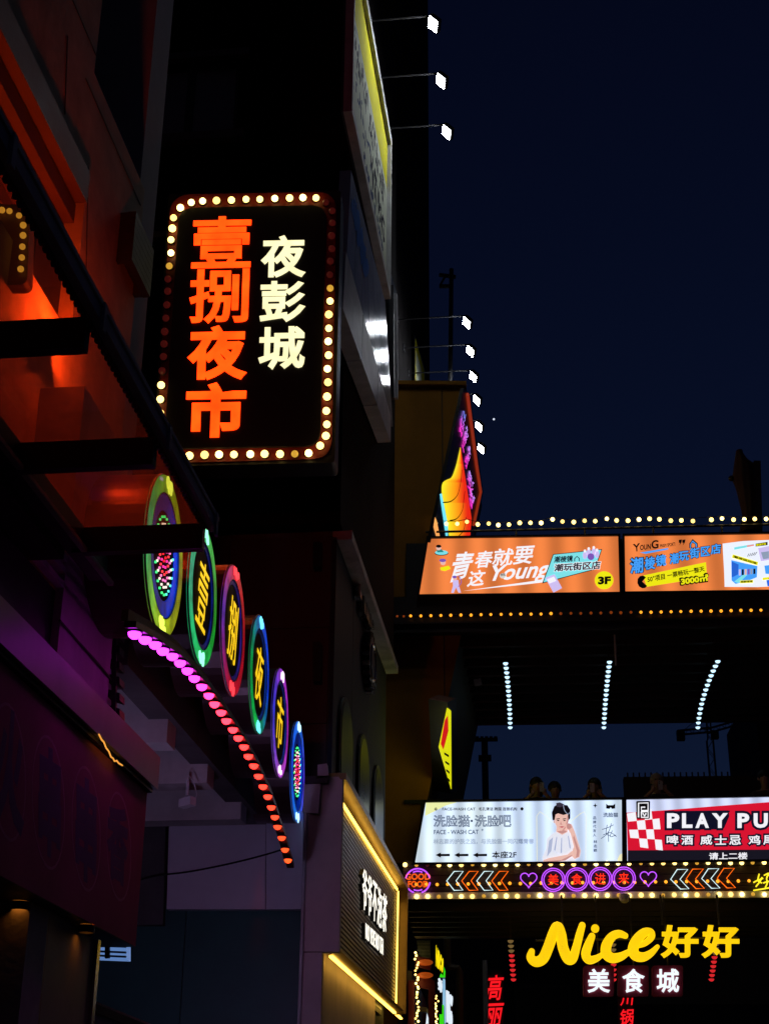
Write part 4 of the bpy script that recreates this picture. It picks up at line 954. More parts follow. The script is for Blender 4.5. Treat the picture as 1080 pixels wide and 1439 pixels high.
for (x_, y_) in ((862, 140), (882, 128), (908, 122), (925, 135)):
    printed(op, q_(*ell(x_, y_ - 12, 7, 8, 10)), white_p, o1, 'pin_head', .02); printed(op, q_(*ell(x_, y_ + 10, 12, 20, 14)), lil_p, o1, 'pin_body', .018)
printed(op, q_(*ell(893, 158, 18, 18, 18)), purp_p, o1, 'bowling_ball', .024)
printed(op, q_(*ell(962, 281, 49, 47, 28)), yel_p, o1, 'yellow_disc', .012); text(op, '3F', q_((930, 262), (998, 260), (997, 302), (930, 304)), ink, o1, bold=.06, off=.016)
printed(op, q_((655, 268), (703, 250), (742, 322), (697, 346)), lil_p, o1, 'ticket', .022)
printed(op, q_((664, 276), (700, 262), (712, 284), (676, 298)), white_p, o1, 'ticket_panel', .025)
# three small printed figures
printed(op, q_(*ell(112, 139, 36, 13, 18)), navy, o1, 'figure_edge', .008); printed(op, q_(*ell(112, 136, 34, 12, 18)), cyan_p, o1, 'figure_boat', .010)
printed(op, q_((90, 135), (86, 120), (112, 118), (124, 134)), emi('teal_print', (40, 140, 140), .9, False), o1, 'figure_shirt', .013); printed(op, q_(*ell(97, 112, 13, 12, 16)), skin_p, o1, 'figure_head', .016); printed(op, q_(*ell(97, 103, 14, 8, 14)), ink, o1, 'figure_hair', .019)
printed(op, q_((105, 215), (150, 205), (160, 220), (130, 233), (108, 228)), yel_p, o1, 'figure_car', .010); printed(op, q_(*ell(120, 188, 14, 14, 16)), skin_p, o1, 'figure_head', .013); printed(op, q_(*ell(118, 177, 18, 9, 14)), purp_p, o1, 'figure_hair', .016)
printed(op, q_((170, 280), (200, 280), (203, 310), (214, 346), (200, 346), (188, 318), (175, 348), (162, 346), (172, 310)), lil_p, o1, 'figure_body', .010); printed(op, q_(*ell(182, 272, 11, 11, 14)), skin_p, o1, 'figure_head', .013); printed(op, q_(*ell(180, 264, 12, 7, 14)), purp_p, o1, 'figure_hair', .016)
neon(op, q_((200, 258), (213, 275), (214, 295), (200, 315)), purp_p, o1, 'figure_bow', .006, False, .012, True)
printed(op, q_(*ell(432, 258, 16, 14, 16)), emi('pale_print', (215, 210, 200), 1, False), o1, 'badge', .012); text(op, '你玩', q_((420, 246), (446, 243), (446, 258), (420, 261)), navy, o1, off=.016); 

o2 = lightbox('orange_lightbox', 'orange light box with blue outlined characters and white poster panel', [(877, 754), (1120, 750.5), (1122, 829.5), (878, 832.5)], or_face, op)
zb2 = zc(860, 740, 4.909); q_ = lambda *ps: [zb2(*p) for p in ps]
text(op, 'Y', q_((140, 122), (190, 114), (186, 168), (152, 176)), ink, o2, bold=.03); text(op, 'OUN', q_((190, 128), (266, 118), (264, 156), (190, 164)), ink, o2, bold=.025); text(op, 'G', q_((268, 96), (318, 92), (318, 150), (270, 156)), ink, o2, bold=.025)
text(op, 'PRISM SPORT!', q_((328, 124), (432, 108), (434, 134), (330, 144)), ink, o2, bold=.02)
for x_ in (458, 482): printed(op, q_((x_, 92), (x_ + 22, 89), (x_ + 18, 110), (x_ + 4, 130), (x_ + 8, 112), (x_, 112)), ink, o2, 'quote_mark', .005)
printed(op, q_((190, 180), (385, 148), (385, 158), (230, 188)), blue_p, o2, 'brush_stroke', .004)
for ch, x0, y0, x1, y1 in (('潮', 122, 218, 212, 328), ('棱', 222, 212, 296, 300), ('镜', 298, 198, 372, 278), ('潮', 394, 188, 456, 262), ('玩', 458, 174, 528, 240), ('街', 532, 150, 600, 222), ('区', 610, 142, 672, 208), ('店', 678, 124, 748, 194)):
    e = (y1 - y0) * .06
    text(op, ch, q_((x0 - e, y0 - e), (x1 + e, y0 - e - 8), (x1 + e, y1 + e - 8), (x0 - e, y1 + e)), ink, o2, bold=.085, off=.006); text(op, ch, q_((x0, y0), (x1, y0 - 8), (x1, y1 - 8), (x0, y1)), blue_p, o2, bold=.028, off=.013)
printed(op, q_((530, 150), (530, 118), (553, 86), (588, 116), (590, 142), (570, 144), (570, 122), (552, 112), (545, 124), (545, 148)), ink, o2, 'house_mark', .005); printed(op, q_((536, 146), (536, 122), (553, 96), (582, 120), (583, 140), (575, 141), (574, 120), (552, 106), (541, 124), (541, 147)), blue_p, o2, 'house_mark', .009)
printed(op, q_((212, 338), (645, 246), (652, 340), (640, 352), (236, 416)), yel_p, o2, 'yellow_strip', .005); printed(op, q_((206, 380), (240, 410), (226, 424), (206, 426), (184, 414), (172, 390), (174, 362), (190, 342), (212, 338), (232, 350)), ink, o2, 'round_mark', .012)
text(op, '50⁺项目 一票畅玩一整天', q_((240, 345), (632, 272), (638, 308), (243, 388)), ink, o2, bold=.02, off=.009)
text(op, '3000㎡', q_((456, 342), (668, 316), (674, 382), (466, 412)), ink, o2, bold=.13, off=.012); text(op, '3000㎡', q_((470, 352), (660, 328), (664, 374), (474, 402)), yel_p, o2, bold=.045, off=.02)
printed(op, q_((760, 118), (900, 100), (1280, 84), (1280, 404), (1000, 418), (774, 416), (770, 300), (764, 200)), emi('white_poster', (232, 238, 250), 1.05, True), o2, 'poster', .004)
printed(op, q_((840, 144), (976, 120), (976, 134), (840, 160)), cyan_p, o2, 'poster_band', .008); printed(op, q_((928, 130), (976, 122), (976, 134), (928, 142)), emi('pink_print', (240, 150, 150), 1, False), o2, 'poster_band', .011)
printed(op, q_((820, 232), (920, 256), (1000, 272), (996, 350), (940, 372), (850, 396), (822, 372)), blue_p, o2, 'poster_photo', .008)
printed(op, q_((840, 380), (905, 330), (930, 334), (870, 390)), cyan_p, o2, 'poster_photo_lane', .011); printed(op, q_((822, 240), (870, 262), (868, 330), (824, 352)), emi('deep_blue_print', (40, 100, 210), 1, False), o2, 'poster_photo_wall', .011)
for k in range(6): printed(op, q_((872 + k * 20, 296 - k), (886 + k * 20, 296 - k), (886 + k * 20, 336 - k * 2), (872 + k * 20, 338 - k * 2)), (lil_p, navy, skin_p, purp_p, grey_p, navy)[k], o2, 'poster_photo_machine', .013)
printed(op, q_((830, 192), (1005, 245), (1000, 268), (824, 214)), yel_p, o2, 'poster_title', .014); text(op, '潮流运动馆', q_((836, 198), (996, 248), (992, 262), (832, 214)), ink, o2, bold=.03, off=.018)
for k in range(5): printed(op, q_((930 + k * 12, 206 - k * 2), (940 + k * 14, 186 - k * 3), (943 + k * 14, 188 - k * 3), (933 + k * 12, 208 - k * 2)), ink, o2, 'poster_ray', .008)
printed(op, q_((880, 372), (970, 368), (970, 388), (880, 392)), yel_p, o2, 'poster_caption', .014); text(op, '保龄球馆', q_((884, 375), (966, 371), (966, 385), (884, 389)), ink, o2, bold=.03, off=.018)
printed(op, q_((988, 118), (1070, 106), (1070, 128), (988, 138)), ink, o2, 'poster_tag', .008); text(op, '新店开业', q_((992, 120), (1060, 110), (1060, 126), (992, 136)), yel_p, o2, bold=.03, off=.012)
printed(op, q_((1004, 150), (1110, 128), (1110, 226), (1024, 240)), lil_p, o2, 'poster_photo', .008); printed(op, q_((1024, 178), (1080, 170), (1080, 220), (1040, 226)), grey_p, o2, 'poster_photo_detail', .011)
printed(op, q_((1048, 270), (1130, 260), (1130, 330), (1056, 326)), blue_p, o2, 'poster_photo', .008); printed(op, q_((1062, 370), (1130, 360), (1130, 412), (1070, 412)), emi('deep_blue_print2', (50, 110, 220), 1, False), o2, 'poster_photo', .008); printed(op, q_((1036, 354), (1100, 346), (1100, 362), (1036, 370)), yel_p, o2, 'poster_caption', .012)

# curved lamp rows hanging under the upper bridge
cool_l = emi('cool_lamp_glass', (190, 230, 255), 1.6); cap2 = MB().cyl((0, 0, 0), Z, .052, .014, 14).mesh('cap', dark_steel)
dome = MB().sphere((0, 0, 0), 1, 14, 6, (1, 1, .9), math.pi / 2, math.pi).mesh('lamp', cool_l, True)
for lab, (x0, y0), (xm, ym), (x1, y1), n_ in (('curved row of cool white lamps under the upper bridge, nearest the brown building', (710, 932), (714.5, 975), (716.5, 1022), 15), ('curved row of cool white lamps under the middle of the upper bridge', (856, 930), (851, 975), (848, 1022), 15), ('curved row of cool white lamps under the upper bridge near the crane', (1008, 929), (989, 970), (980, 1022), 15)):
    t = thing('lamp_row', lab, 'lamp row', WY(24.6).at(x0, y0), 'lamp rows under the upper bridge'); prev = None; P_ = []
    for k in range(n_):
        s = k / (n_ - 1); bx2 = (1 - s) ** 2 * x0 + 2 * s * (1 - s) * (2 * xm - (x0 + x1) / 2) + s * s * x1; yy = y0 + (y1 - y0) * s
        p = WY(24.7 + s * 4.0).at(bx2, yy); P_.append(p)
        o = place('lamp', dome, t, p, .045); place('cap', cap2, o, p + Z * .001)
    MB().tube([p + Z * .03 for p in P_], .03, 6).build('track', dark_steel, t)
    mb = MB()
    for k in (1, 7, 12): mb.tube([P_[k] + Z * .03, V((P_[k].x, P_[k].y, zlo - .0))], .01, 5)
    mb.build('hanger', dark_steel, t)
# small white fixtures on the soffit
for (x_, y_, y2, lb) in ((863, 888, 935, 'thin pale conduit hanging beside the middle lamp row'),):
    p = WY(24.4); solo(MB().tube([p.at(x_, y_), p.at(x_ + 2, y2)], .02, 6), 'conduit', grey_alu, lb, 'conduit')
fpq = thing('soffit_spotlight', 'small pale spotlight under the upper bridge by the brown wall', 'spotlight', WY(26).at(671, 959))
MB().prism(pp(WY(26), [(665, 955), (675, 953), (677, 961), (667, 963)]), Y * .08).build('housing', grey_alu, fpq); MB().tube([WY(26).at(671, 955), WY(26).at(671, 915)], .012, 5).build('stem', dark_steel, fpq)

# folded parasol on the upper bridge
pq_ = WY(26.2); zp = zc(1000, 620, 10.275)
par = thing('folded_parasol', 'tall folded cantilever parasol standing dark on the upper bridge', 'parasol', pq_.at(1060, 757))
canvas = mat('dark_canvas', (.06, .045, .04), .9, 0, .3, 4, .4)
prof = [(395, 130, 42), (395, 175, 50), (415, 250, 80), (430, 330, 105), (445, 440, 130), (450, 540, 150), (470, 640, 130), (490, 760, 118), (510, 880, 108), (525, 1000, 95), (535, 1100, 92), (545, 1200, 130), (560, 1330, 165)]
mb = MB(); vs = []; seg = 28
for (x_, y_, hw) in prof:
    c = pq_.at(*zp(x_, y_)); r_ = (pq_.at(*zp(x_ + hw, y_)) - c).length
    for k in range(seg):
        t = 2 * math.pi * k / seg; rr = r_ * (1 + .1 * math.cos(8 * t + y_ * .004)); vs.append(c + X * math.cos(t) * rr + Y * math.sin(t) * rr)
mb.add(vs, [(i * seg + k, i * seg + (k + 1) % seg, (i + 1) * seg + (k + 1) % seg, (i + 1) * seg + k) for i in range(len(prof) - 1) for k in range(seg)] + [tuple(range(seg))])
mb.build('canopy', canvas, par, True)
MB().bar(pq_.at(*zp(645, 300)), pq_.at(*zp(675, 1500)), .13, .13, Y).build('post', dark_steel, par)
MB().bar(pq_.at(*zp(420, 250)), pq_.at(*zp(640, 400)), .09, .1).build('arm', dark_steel, par)
MB().sphere(pq_.at(*zp(278, 537)), .06, 8, 5).build('rib_tip', dark_steel, par)

# ================================================================== lower bridge
lb_ = WY(24.0)
lz0 = lb_.at(800, 1262).z; lz1 = lb_.at(800, 1214).z; lzt = lb_.at(800, 1124).z
LX1 = lb_.at(566, 1230).x
lob = thing('lower_footbridge', 'lower footbridge with a dark fascia of bulbs and neon shapes', 'footbridge', (LX1, 24, lz0))
mb = MB(); wbox(mb, LX1, RX1, 24.03, 27.6, lz0 - .0, lz0 + .35); mb.build('deck', bs, lob)
board_m = mat('dark_brown_fascia_board', (.05, .035, .028), .4, 0, .25, 2, .08)
hb = (lz1 - lz0) / 3
for k in range(3):
    for j in range(5):
        x0 = LX1 + (RX1 - LX1) * j / 5 + .004; x1 = LX1 + (RX1 - LX1) * (j + 1) / 5 - .004
        mb = MB(); wbox(mb, x0, x1, 23.97, 24.028, lz0 + hb * k + .006, lz0 + hb * (k + 1) - .006); mb.build('fascia_board', board_m, lob)
for z_ in (lz0 - .02, lz1 - .05):
    mb = MB(); wbox(mb, LX1, RX1, 23.93, 23.968, z_, z_ + .1); mb.build('bulb_channel', grey_alu if z_ < lz1 - .1 else bs, lob)
for k in range(6):
    y_ = 24.4 + k * .55; mb = MB(); wbox(mb, LX1, RX1, y_, y_ + .1, lz0 - .14, lz0 - .001); mb.build('joist', bs, lob)
mb = MB(); wbox(mb, LX1, RX1, 27.601, 27.7, lz0 - .1, lz0 + 1.15); mb.build('rear_fascia', bs, lob)
fpl = WY(23.9)
def lerpy(px, ya, yb): return ya + (yb - ya) * (px - 570) / 510
k = 0
for px0, ya, yb, n_, key in ((569, 1216, 1212, 34, 0), (585, 1260.5, 1257, 33, 2)):
    for k in range(n_):
        px = px0 + k * 15.75; py = lerpy(px, ya, yb)
        mt = (bulb_dimy if (k % 5 == 1 and key == 0) or (k % 4 == 2 and key == 2) else bulb_on) if not (key == 0 and k == 2) else bulb_off
        bulb(lob, fpl.at(px, py), .036 if mt is bulb_on else .03, mt)
for k in range(35):
    px = 570 + k * 14.6; bulb(lob, WY(23.94).at(px, lerpy(px, 1243.5, 1238)), .026, bulb_amber)
MB().tube([WY(23.955).at(568, 1243.5), WY(23.955).at(1110, 1238)], .016, 6).build('amber_channel', bs, lob)
# neon shapes
np_ = WY(23.86)
n_white = emi('white_neon', (205, 235, 240), 1.3); n_or = emi('orange_neon', (255, 105, 15), 1.3); n_pur = emi('purple_neon', (190, 80, 255), 1.3); n_red = emi('red_neon', (255, 45, 20), 1.3); n_yel = emi('yellow_neon', (245, 225, 40), 1.3)
zn = zc(560, 1200, 4.5); zm = zc(860, 1080, 4.909)
def chev(label, pts, mt):
    t = thing('neon_chevron', label, 'neon chevron', np_.at(*pts[2]), 'neon chevrons on the lower bridge'); neon(np_, pts, mt, t, 'tube', .0075, True, .0)
    mb = MB(); mb.tube([np_.at(*pts[0], -.0), np_.at(*pts[0], -.12)], .005, 5); mb.tube([np_.at(*pts[3], -.0), np_.at(*pts[3], -.12)], .005, 5); mb.build('standoff', dark_steel, t)
names = ['first', 'second', 'third', 'fourth']
for k, mt in enumerate((n_white, n_or, n_white, n_or)):
    d = k * 95; chev('%s %s neon chevron right of the GOOD FOOD circle' % (names[k], 'white' if mt is n_white else 'orange'), [zn(x + d, y) for x, y in ((350, 112), (407, 111), (362, 171), (405, 231), (350, 232), (303, 172))], mt)
for k, mt in enumerate((n_white, n_or, n_white, n_or)):
    d = k * 107; e = -k * 2.5; chev('%s %s neon chevron left of the yellow neon writing' % (names[k], 'white' if mt is n_white else 'orange'), [zm(x + d, y + e) for x, y in ((447, 698), (520, 697), (466, 766), (528, 832), (470, 833), (402, 766))], mt)
def heart(label, cx_, cy_, w_, h_):
    t = thing('neon_heart', label, 'neon heart', np_.at(cx_, cy_ + h_ / 2), 'purple neon hearts on the lower bridge')
    pts = [(cx_ + w_ / 2 * (16 * math.sin(a) ** 3) / 16, cy_ - h_ / 2 * (13 * math.cos(a) - 5 * math.cos(2 * a) - 2 * math.cos(3 * a) - math.cos(4 * a)) / 14.5) for a in [2 * math.pi * i / 36 for i in range(36)]]
    neon(np_, pts, n_pur, t, 'tube', .008, True, 0)
    mb = MB(); mb.tube([np_.at(*pts[18], 0), np_.at(*pts[18], -.12)], .006, 5); mb.tube([np_.at(*pts[5], 0), np_.at(*pts[5], -.12)], .006, 5); mb.build('standoff', dark_steel, t)
heart('purple neon heart left of the four ringed characters', 742.5, 1236, 23, 21); heart('purple neon heart right of the four ringed characters', 910.5, 1234, 23, 21)
for k, (ch, cx_, cy_) in enumerate((('美', 777, 1236.8), ('食', 810, 1236.2), ('进', 843, 1235.6), ('来', 876, 1235))):
    t = thing('neon_roundel', 'purple double neon ring with a red character, %s from the left' % names[k], 'neon sign', np_.at(cx_, cy_ + 16), 'ringed neon characters on the lower bridge')
    for r_ in (16.2, 13.4): neon(np_, ell(cx_, cy_, r_, r_, 36), n_pur, t, 'ring', .008, True, 0)
    text(np_, ch, quad(cx_ - 7.5, cy_ - 8, cx_ + 7.5, cy_ + 7.5), n_red, t, 'character', .004, .01, -.01)
    MB().tube([np_.at(cx_, cy_ - 13.4, 0), np_.at(cx_, cy_ - 13.4, -.12)], .006, 5).build('standoff', dark_steel, t)
gf = thing('good_food_neon', 'round purple neon with orange outlined GOOD FOOD lettering', 'neon sign', np_.at(586, 1256))
c_ = zn(120, 172)
for a0, a1 in ((.12, 1.25), (1.9, 3.02), (3.35, 6.07)): neon(np_, [(c_[0] + 17.2 * math.cos(a0 + (a1 - a0) * i / 20), c_[1] + 17.2 * math.sin(a0 + (a1 - a0) * i / 20)) for i in range(21)], n_pur, gf, 'ring', .012, False, 0)
for a0, a1 in ((1.1, 2.0), (4.2, 5.2)): neon(np_, [(c_[0] + 13.6 * math.cos(a0 + (a1 - a0) * i / 10), c_[1] + 13.6 * math.sin(a0 + (a1 - a0) * i / 10)) for i in range(11)], n_pur, gf, 'ring', .01, False, 0)
for body, q in (('GOOD', (42, 126, 200, 166)), ('FOOD', (58, 173, 186, 213))):
    a = zn(q[0], q[1]); b = zn(q[2], q[3]); text(np_, body, quad(a[0], a[1], b[0], b[1]), n_or, gf, 'lettering', .026, .014, .0, outline=True)
MB().tube([np_.at(c_[0], c_[1], 0), np_.at(c_[0], c_[1], -.12)], .01, 5).build('standoff', dark_steel, gf)
yn = thing('yellow_neon_writing', 'yellow handwritten neon character with underline at the right edge', 'neon sign', np_.at(1075, 1252))
zy = zc(1000, 1205, 13.5)
for pts in ([(895, 315), (870, 430), (905, 470), (950, 490)], [(785, 480), (860, 440), (970, 400)], [(950, 380), (900, 470), (830, 560)], [(985, 345), (1075, 305), (1040, 380)], [(1075, 310), (1035, 400), (1050, 480), (1010, 575)], [(970, 490), (1040, 465), (1120, 450)], [(785, 630), (1000, 595), (1200, 560)], [(1120, 330), (1180, 420), (1150, 520)]):
    neon(np_, [zy(*p) for p in pts], n_yel, yn, 'stroke', .011, False, 0, True)
MB().tube([np_.at(1071, 1238, 0), np_.at(1071, 1238, -.12)], .01, 5).build('standoff', dark_steel, yn)

# face-wash light box
wp = WY(23.9)
w_face = tubelit('white_backlit_film', (206, 226, 255), 1.08, .32, .28, (222, 238, 246))
w1 = lightbox('white_lightbox', 'white face-wash light box with a portrait of a man in a white shirt', [(598, 1128.5), (873, 1124.5), (873.5, 1211), (583, 1213)], w_face, wp)
zw = zc(570, 1110, 3.484); q_ = lambda *ps: [zw(*p) for p in ps]
slate_p = emi('slate_backlit_print', (58, 76, 110), .8, False)
printed(wp, q_(*ell(146, 95, 8, 8, 14)), ink, w1, 'dot'); printed(wp, q_(*ell(568, 94, 8, 8, 14)), ink, w1, 'dot')
text(wp, 'FACE-WASH CAT', q_((178, 88), (340, 88), (340, 102), (178, 102)), navy, w1, bold=.02); text(wp, '毛孔清洁 跨国 连锁机构', q_((356, 86), (544, 86), (544, 103), (356, 103)), navy, w1, bold=.02)
for ch, x0 in zip('洗脸猫洗脸吧', (136, 196, 256, 338, 398, 458)):
    text(wp, ch, q_((x0 - 2, 124), (x0 + 58, 124), (x0 + 58, 183), (x0 - 2, 183)), slate_p, w1, bold=.024, off=.004, outline=True)
printed(wp, q_(*ell(322, 153, 6, 6, 10)), slate_p, w1, 'dot')
text(wp, 'FACE - WASH CAT', q_((137, 197), (356, 196), (356, 218), (137, 219)), slate_p, w1, bold=.015); text(wp, '+', q_((369, 191), (380, 191), (380, 203), (369, 203)), slate_p, w1)
text(wp, '林志颖的护肤之选，与洗脸猫一同闪耀青春', q_((135, 240), (626, 240), (626, 266), (135, 268)), slate_p, w1, bold=.016, off=.004, outline=True)
for x_ in (145, 236, 327): printed(wp, q_((x_, 320), (x_ + 26, 308), (x_ + 26, 315), (x_ + 70, 314), (x_ + 70, 326), (x_ + 26, 326), (x_ + 26, 333)), ink, w1, 'arrow')
text(wp, '本座2F', q_((421, 302), (541, 300), (541, 336), (421, 337)), ink, w1, bold=.02)
# cat-ear outline and portrait
yo = emi('pale_yellow_print', (240, 236, 190), 1.0, False)
neon(wp, q_((642, 350), (640, 130), (655, 108), (690, 130), (716, 158), (760, 165), (806, 158), (850, 120), (872, 108), (882, 130), (880, 350)), yo, w1, 'ear_outline', .006, False, .001)
shirt = emi('shirt_print', (226, 228, 240), 1.0, False); shirt_d = emi('shirt_fold_print', (180, 190, 220), .9, False); skin_d = emi('skin_fold_print', (205, 150, 145), .9, False); hair_p = emi('hair_print', (24, 20, 30), .4, False)
printed(wp, q_((690, 240), (715, 215), (745, 203), (800, 205), (825, 220), (820, 290), (830, 356), (672, 356), (668, 330), (686, 290)), shirt, w1, 'portrait_shirt', .006)
printed(wp, q_((735, 205), (738, 180), (790, 180), (792, 206), (765, 222)), skin_p, w1, 'portrait_neck', .009)
printed(wp, q_((738, 206), (765, 216), (790, 206), (770, 196)), skin_d, w1, 'portrait_neck_fold', .012)
printed(wp, q_((726, 130), (730, 165), (742, 190), (760, 202), (776, 196), (792, 172), (800, 132), (790, 112), (735, 112)), skin_p, w1, 'portrait_face', .014)
printed(wp, q_((718, 150), (714, 112), (726, 82), (752, 66), (764, 74), (790, 76), (804, 98), (804, 140), (796, 150), (792, 118), (770, 124), (745, 116), (732, 122), (728, 148)), hair_p, w1, 'portrait_hair', .017)
for x_ in (745, 776): printed(wp, q_((x_ - 9, 142), (x_ + 8, 140), (x_ + 8, 144), (x_ - 9, 146)), hair_p, w1, 'portrait_brow', .018); printed(wp, q_(*ell(x_, 151, 6, 2.6, 10)), hair_p, w1, 'portrait_eye', .018)
printed(wp, q_((758, 152), (762, 168), (768, 172), (754, 171)), skin_d, w1, 'portrait_nose', .018); printed(wp, q_((748, 182), (762, 179), (776, 181), (764, 187)), emi('lip_print', (190, 90, 100), .9, False), w1, 'portrait_mouth', .018)
printed(wp, q_((800, 165), (812, 170), (826, 205), (856, 300), (850, 330), (826, 340), (806, 320), (822, 280), (806, 215), (788, 190), (780, 180), (786, 168)), skin_p, w1, 'portrait_arm', .020)
printed(wp, q_((672, 345), (700, 335), (790, 318), (812, 300), (820, 322), (780, 345), (690, 357), (670, 357)), skin_p, w1, 'portrait_forearm', .023)
printed(wp, q_((700, 250), (720, 232), (712, 300), (690, 330)), shirt_d, w1, 'portrait_shirt_fold', .009)
printed(wp, q_((790, 128), (800, 132), (792, 172), (776, 196), (764, 201), (780, 180), (787, 155)), skin_d, w1, 'portrait_cheek_shade', .0165)
printed(wp, q_((735, 66), (752, 62), (776, 72), (760, 86), (738, 84)), emi('hair_light_print', (62, 56, 74), .8, False), w1, 'portrait_hair_light', .0195)
printed(wp, q_((726, 148), (722, 142), (723, 160), (729, 166)), skin_d, w1, 'portrait_ear', .0165)
printed(wp, q_((822, 222), (850, 300), (846, 328), (832, 334), (836, 300), (818, 236)), skin_d, w1, 'portrait_arm_shade', .0225)
printed(wp, q_((676, 352), (760, 344), (806, 322), (818, 322), (780, 347), (690, 357)), skin_d, w1, 'portrait_forearm_shade', .0255)
printed(wp, q_((786, 172), (796, 164), (806, 168), (812, 184), (800, 196), (788, 190)), skin_d, w1, 'portrait_hand', .0225)
for fx_, fy_, gx_, gy_ in ((736, 232, 724, 300), (760, 236, 756, 312), (792, 226, 800, 290), (716, 300, 752, 318)):
    printed(wp, q_((fx_, fy_), (fx_ + 5, fy_), (gx_ + 8, gy_), (gx_, gy_ - 4)), shirt_d, w1, 'portrait_shirt_fold', .009)
neon(wp, q_((770, 74), (776, 100), (792, 120), (800, 112)), grey_p, w1, 'hair_band', .006, False, .02, True)
printed(wp, q_((926, 66), (929, 75), (938, 78), (929, 81), (926, 90), (923, 81), (914, 78), (923, 75)), ink, w1, 'sparkle')
printed(wp, q_((980, 68), (988, 76), (1014, 76), (1024, 68), (1024, 92), (1008, 94), (1002, 86), (996, 94), (980, 92)), ink, w1, 'cat_mark')
text(wp, '洗脸猫', q_((965, 112), (1038, 112), (1038, 135), (965, 135)), slate_p, w1, bold=.02)
for k, ch in enumerate('品牌代言人'): text(wp, ch, q_((915, 130 + k * 21), (931, 130 + k * 21), (931, 146 + k * 21), (915, 146 + k * 21)), slate_p, w1, bold=.02)
for k, ch in enumerate('林志颖'): text(wp, ch, q_((917, 247 + k * 21), (936, 247 + k * 21), (936, 263 + k * 21), (917, 263 + k * 21)), slate_p, w1, bold=.02)
for pts in ([(960, 195), (990, 185), (1016, 172)], [(985, 172), (980, 215), (1000, 225)], [(1005, 165), (990, 210), (955, 240)], [(965, 222), (1000, 210), (1030, 230)], [(990, 205), (992, 255)], [(1010, 200), (1000, 230), (1028, 222)]): neon(wp, q_(*pts), slate_p, w1, 'signature_stroke', .005, False, .005, True)
printed(wp, q_((1062, 312), (1046, 318), (1036, 340), (1040, 356), (1064, 356)), yo, w1, 'corner_patch')
printed(wp, q_((98, 64), (250, 62), (190, 80), (94, 130)), emi('lemon_print', (236, 240, 170), 1.0, False), w1, 'corner_patch', .003)

# red and white bar light box
pl_face = tubelit('bar_backlit_film', (205, 214, 246), 1.04, .32, .24)
p1 = lightbox('bar_lightbox', 'red and white checked light box reading PLAY PU with drinks below', [(879.5, 1124.5), (1120, 1120), (1120, 1208), (880.5, 1211)], pl_face, wp)
zp_ = zc(860, 1080, 4.909); q_ = lambda *ps: [zp_(*p) for p in ps]
printed(wp, q_((98, 306), (330, 292), (700, 262), (1280, 218), (1280, 562), (106, 568)), red_p, p1, 'red_field', .005)
def ck(i, j): return (100 + i * 62 + j * 8 - (i * i) * 2.0, 312 + j * 56 - i * 10 + (i * j) * 4.5)
for i in range(4):
    for j in range(5):
        if (i + j) % 2 == 0 and ck(i + 1, j + 1)[1] < 570: printed(wp, q_(ck(i, j), ck(i + 1, j), ck(i + 1, j + 1), ck(i, j + 1)), white_p, p1, 'white_check', .008)
printed(wp, q_((106, 566), (1280, 560), (1280, 634), (106, 642)), emi('charcoal_print', (30, 28, 42), .6, False), p1, 'dark_footer', .008)
printed(wp, q_((164, 230), (170, 226), (256, 224), (260, 230), (258, 344), (252, 348), (172, 348), (166, 342)), ink, p1, 'logo_plate', .010)
for pts in ([(180, 338), (180, 240), (246, 238), (246, 290), (200, 292), (200, 268), (226, 268)], [(200, 300), (246, 298), (246, 338), (200, 338), (200, 300)], [(210, 310), (222, 330), (232, 310)]): neon(wp, q_(*pts), white_p, p1, 'logo_line', .011, False, .014)
def outl(body, box, bold=.04, e=9, off=.011, sp=.0):
    x0, y0, x1, y1 = box; r = -(x1 - x0) * .01
    text(wp, body, q_((x0 - e, y0 - e), (x1 + e, y0 - e + r), (x1 + e, y1 + e + r), (x0 - e, y1 + e)), navy, p1, bold=bold + .11, off=off); text(wp, body, q_((x0, y0), (x1, y0 + r), (x1, y1 + r), (x0, y1)), white_p, p1, bold=bold, off=off + .008)
printed(wp, q_((360, 296), (800, 290), (806, 330), (770, 414), (720, 422), (362, 424)), navy, p1, 'title_shadow', .010)
for ch, x0, x1 in zip('PLAYPU', (376, 480, 572, 686, 862, 974), (462, 552, 666, 796, 944, 1072)): outl(ch, (x0, 310, x1, 412), .045, 17)
for ch, x0 in zip('啤酒威士忌鸡尾酒', (374, 474, 606, 706, 804, 938, 1040, 1140)): outl(ch, (x0, 462, x0 + 82, 528), .02, 13)
text(wp, '请上二楼', q_((666, 582), (932, 580), (932, 628), (666, 630)), white_p, p1, bold=.02, off=.012)

# Nice sign
nc = WY(23.7)
nice_m = emi('yellow_sign_acrylic', (255, 208, 12), 1.0, True, .06, 3)
ns = thing('nice_sign', 'yellow glowing script sign hanging under the lower footbridge', 'sign', nc.at(890, 1357))
zi = zc(720, 1260, 3.0)
def brush(pts, name='letter'):
    sp_ = smooth_path(pts, 7); P_ = [nc.at(*zi(a, b)) for a, b, r in sp_]; k_ = (nc.at(*zi(101, 0)) - nc.at(*zi(1, 0))).length / 100
    rs = [r * k_ for a, b, r in sp_]; d0 = (P_[0] - P_[1]).normalized(); d1 = (P_[-1] - P_[-2]).normalized()
    pre = [P_[0] + d0 * rs[0] * t for t in (.95, .8, .5)]; post = [P_[-1] + d1 * rs[-1] * t for t in (.5, .8, .95)]
    prs = [rs[0] * math.sqrt(1 - t * t) for t in (.95, .8, .5)]; pos = [rs[-1] * math.sqrt(1 - t * t) for t in (.5, .8, .95)]
    MB().tube(pre + P_ + post, prs + rs + pos, 12, False, -Y, .6).build(name, nice_m, ns, True)
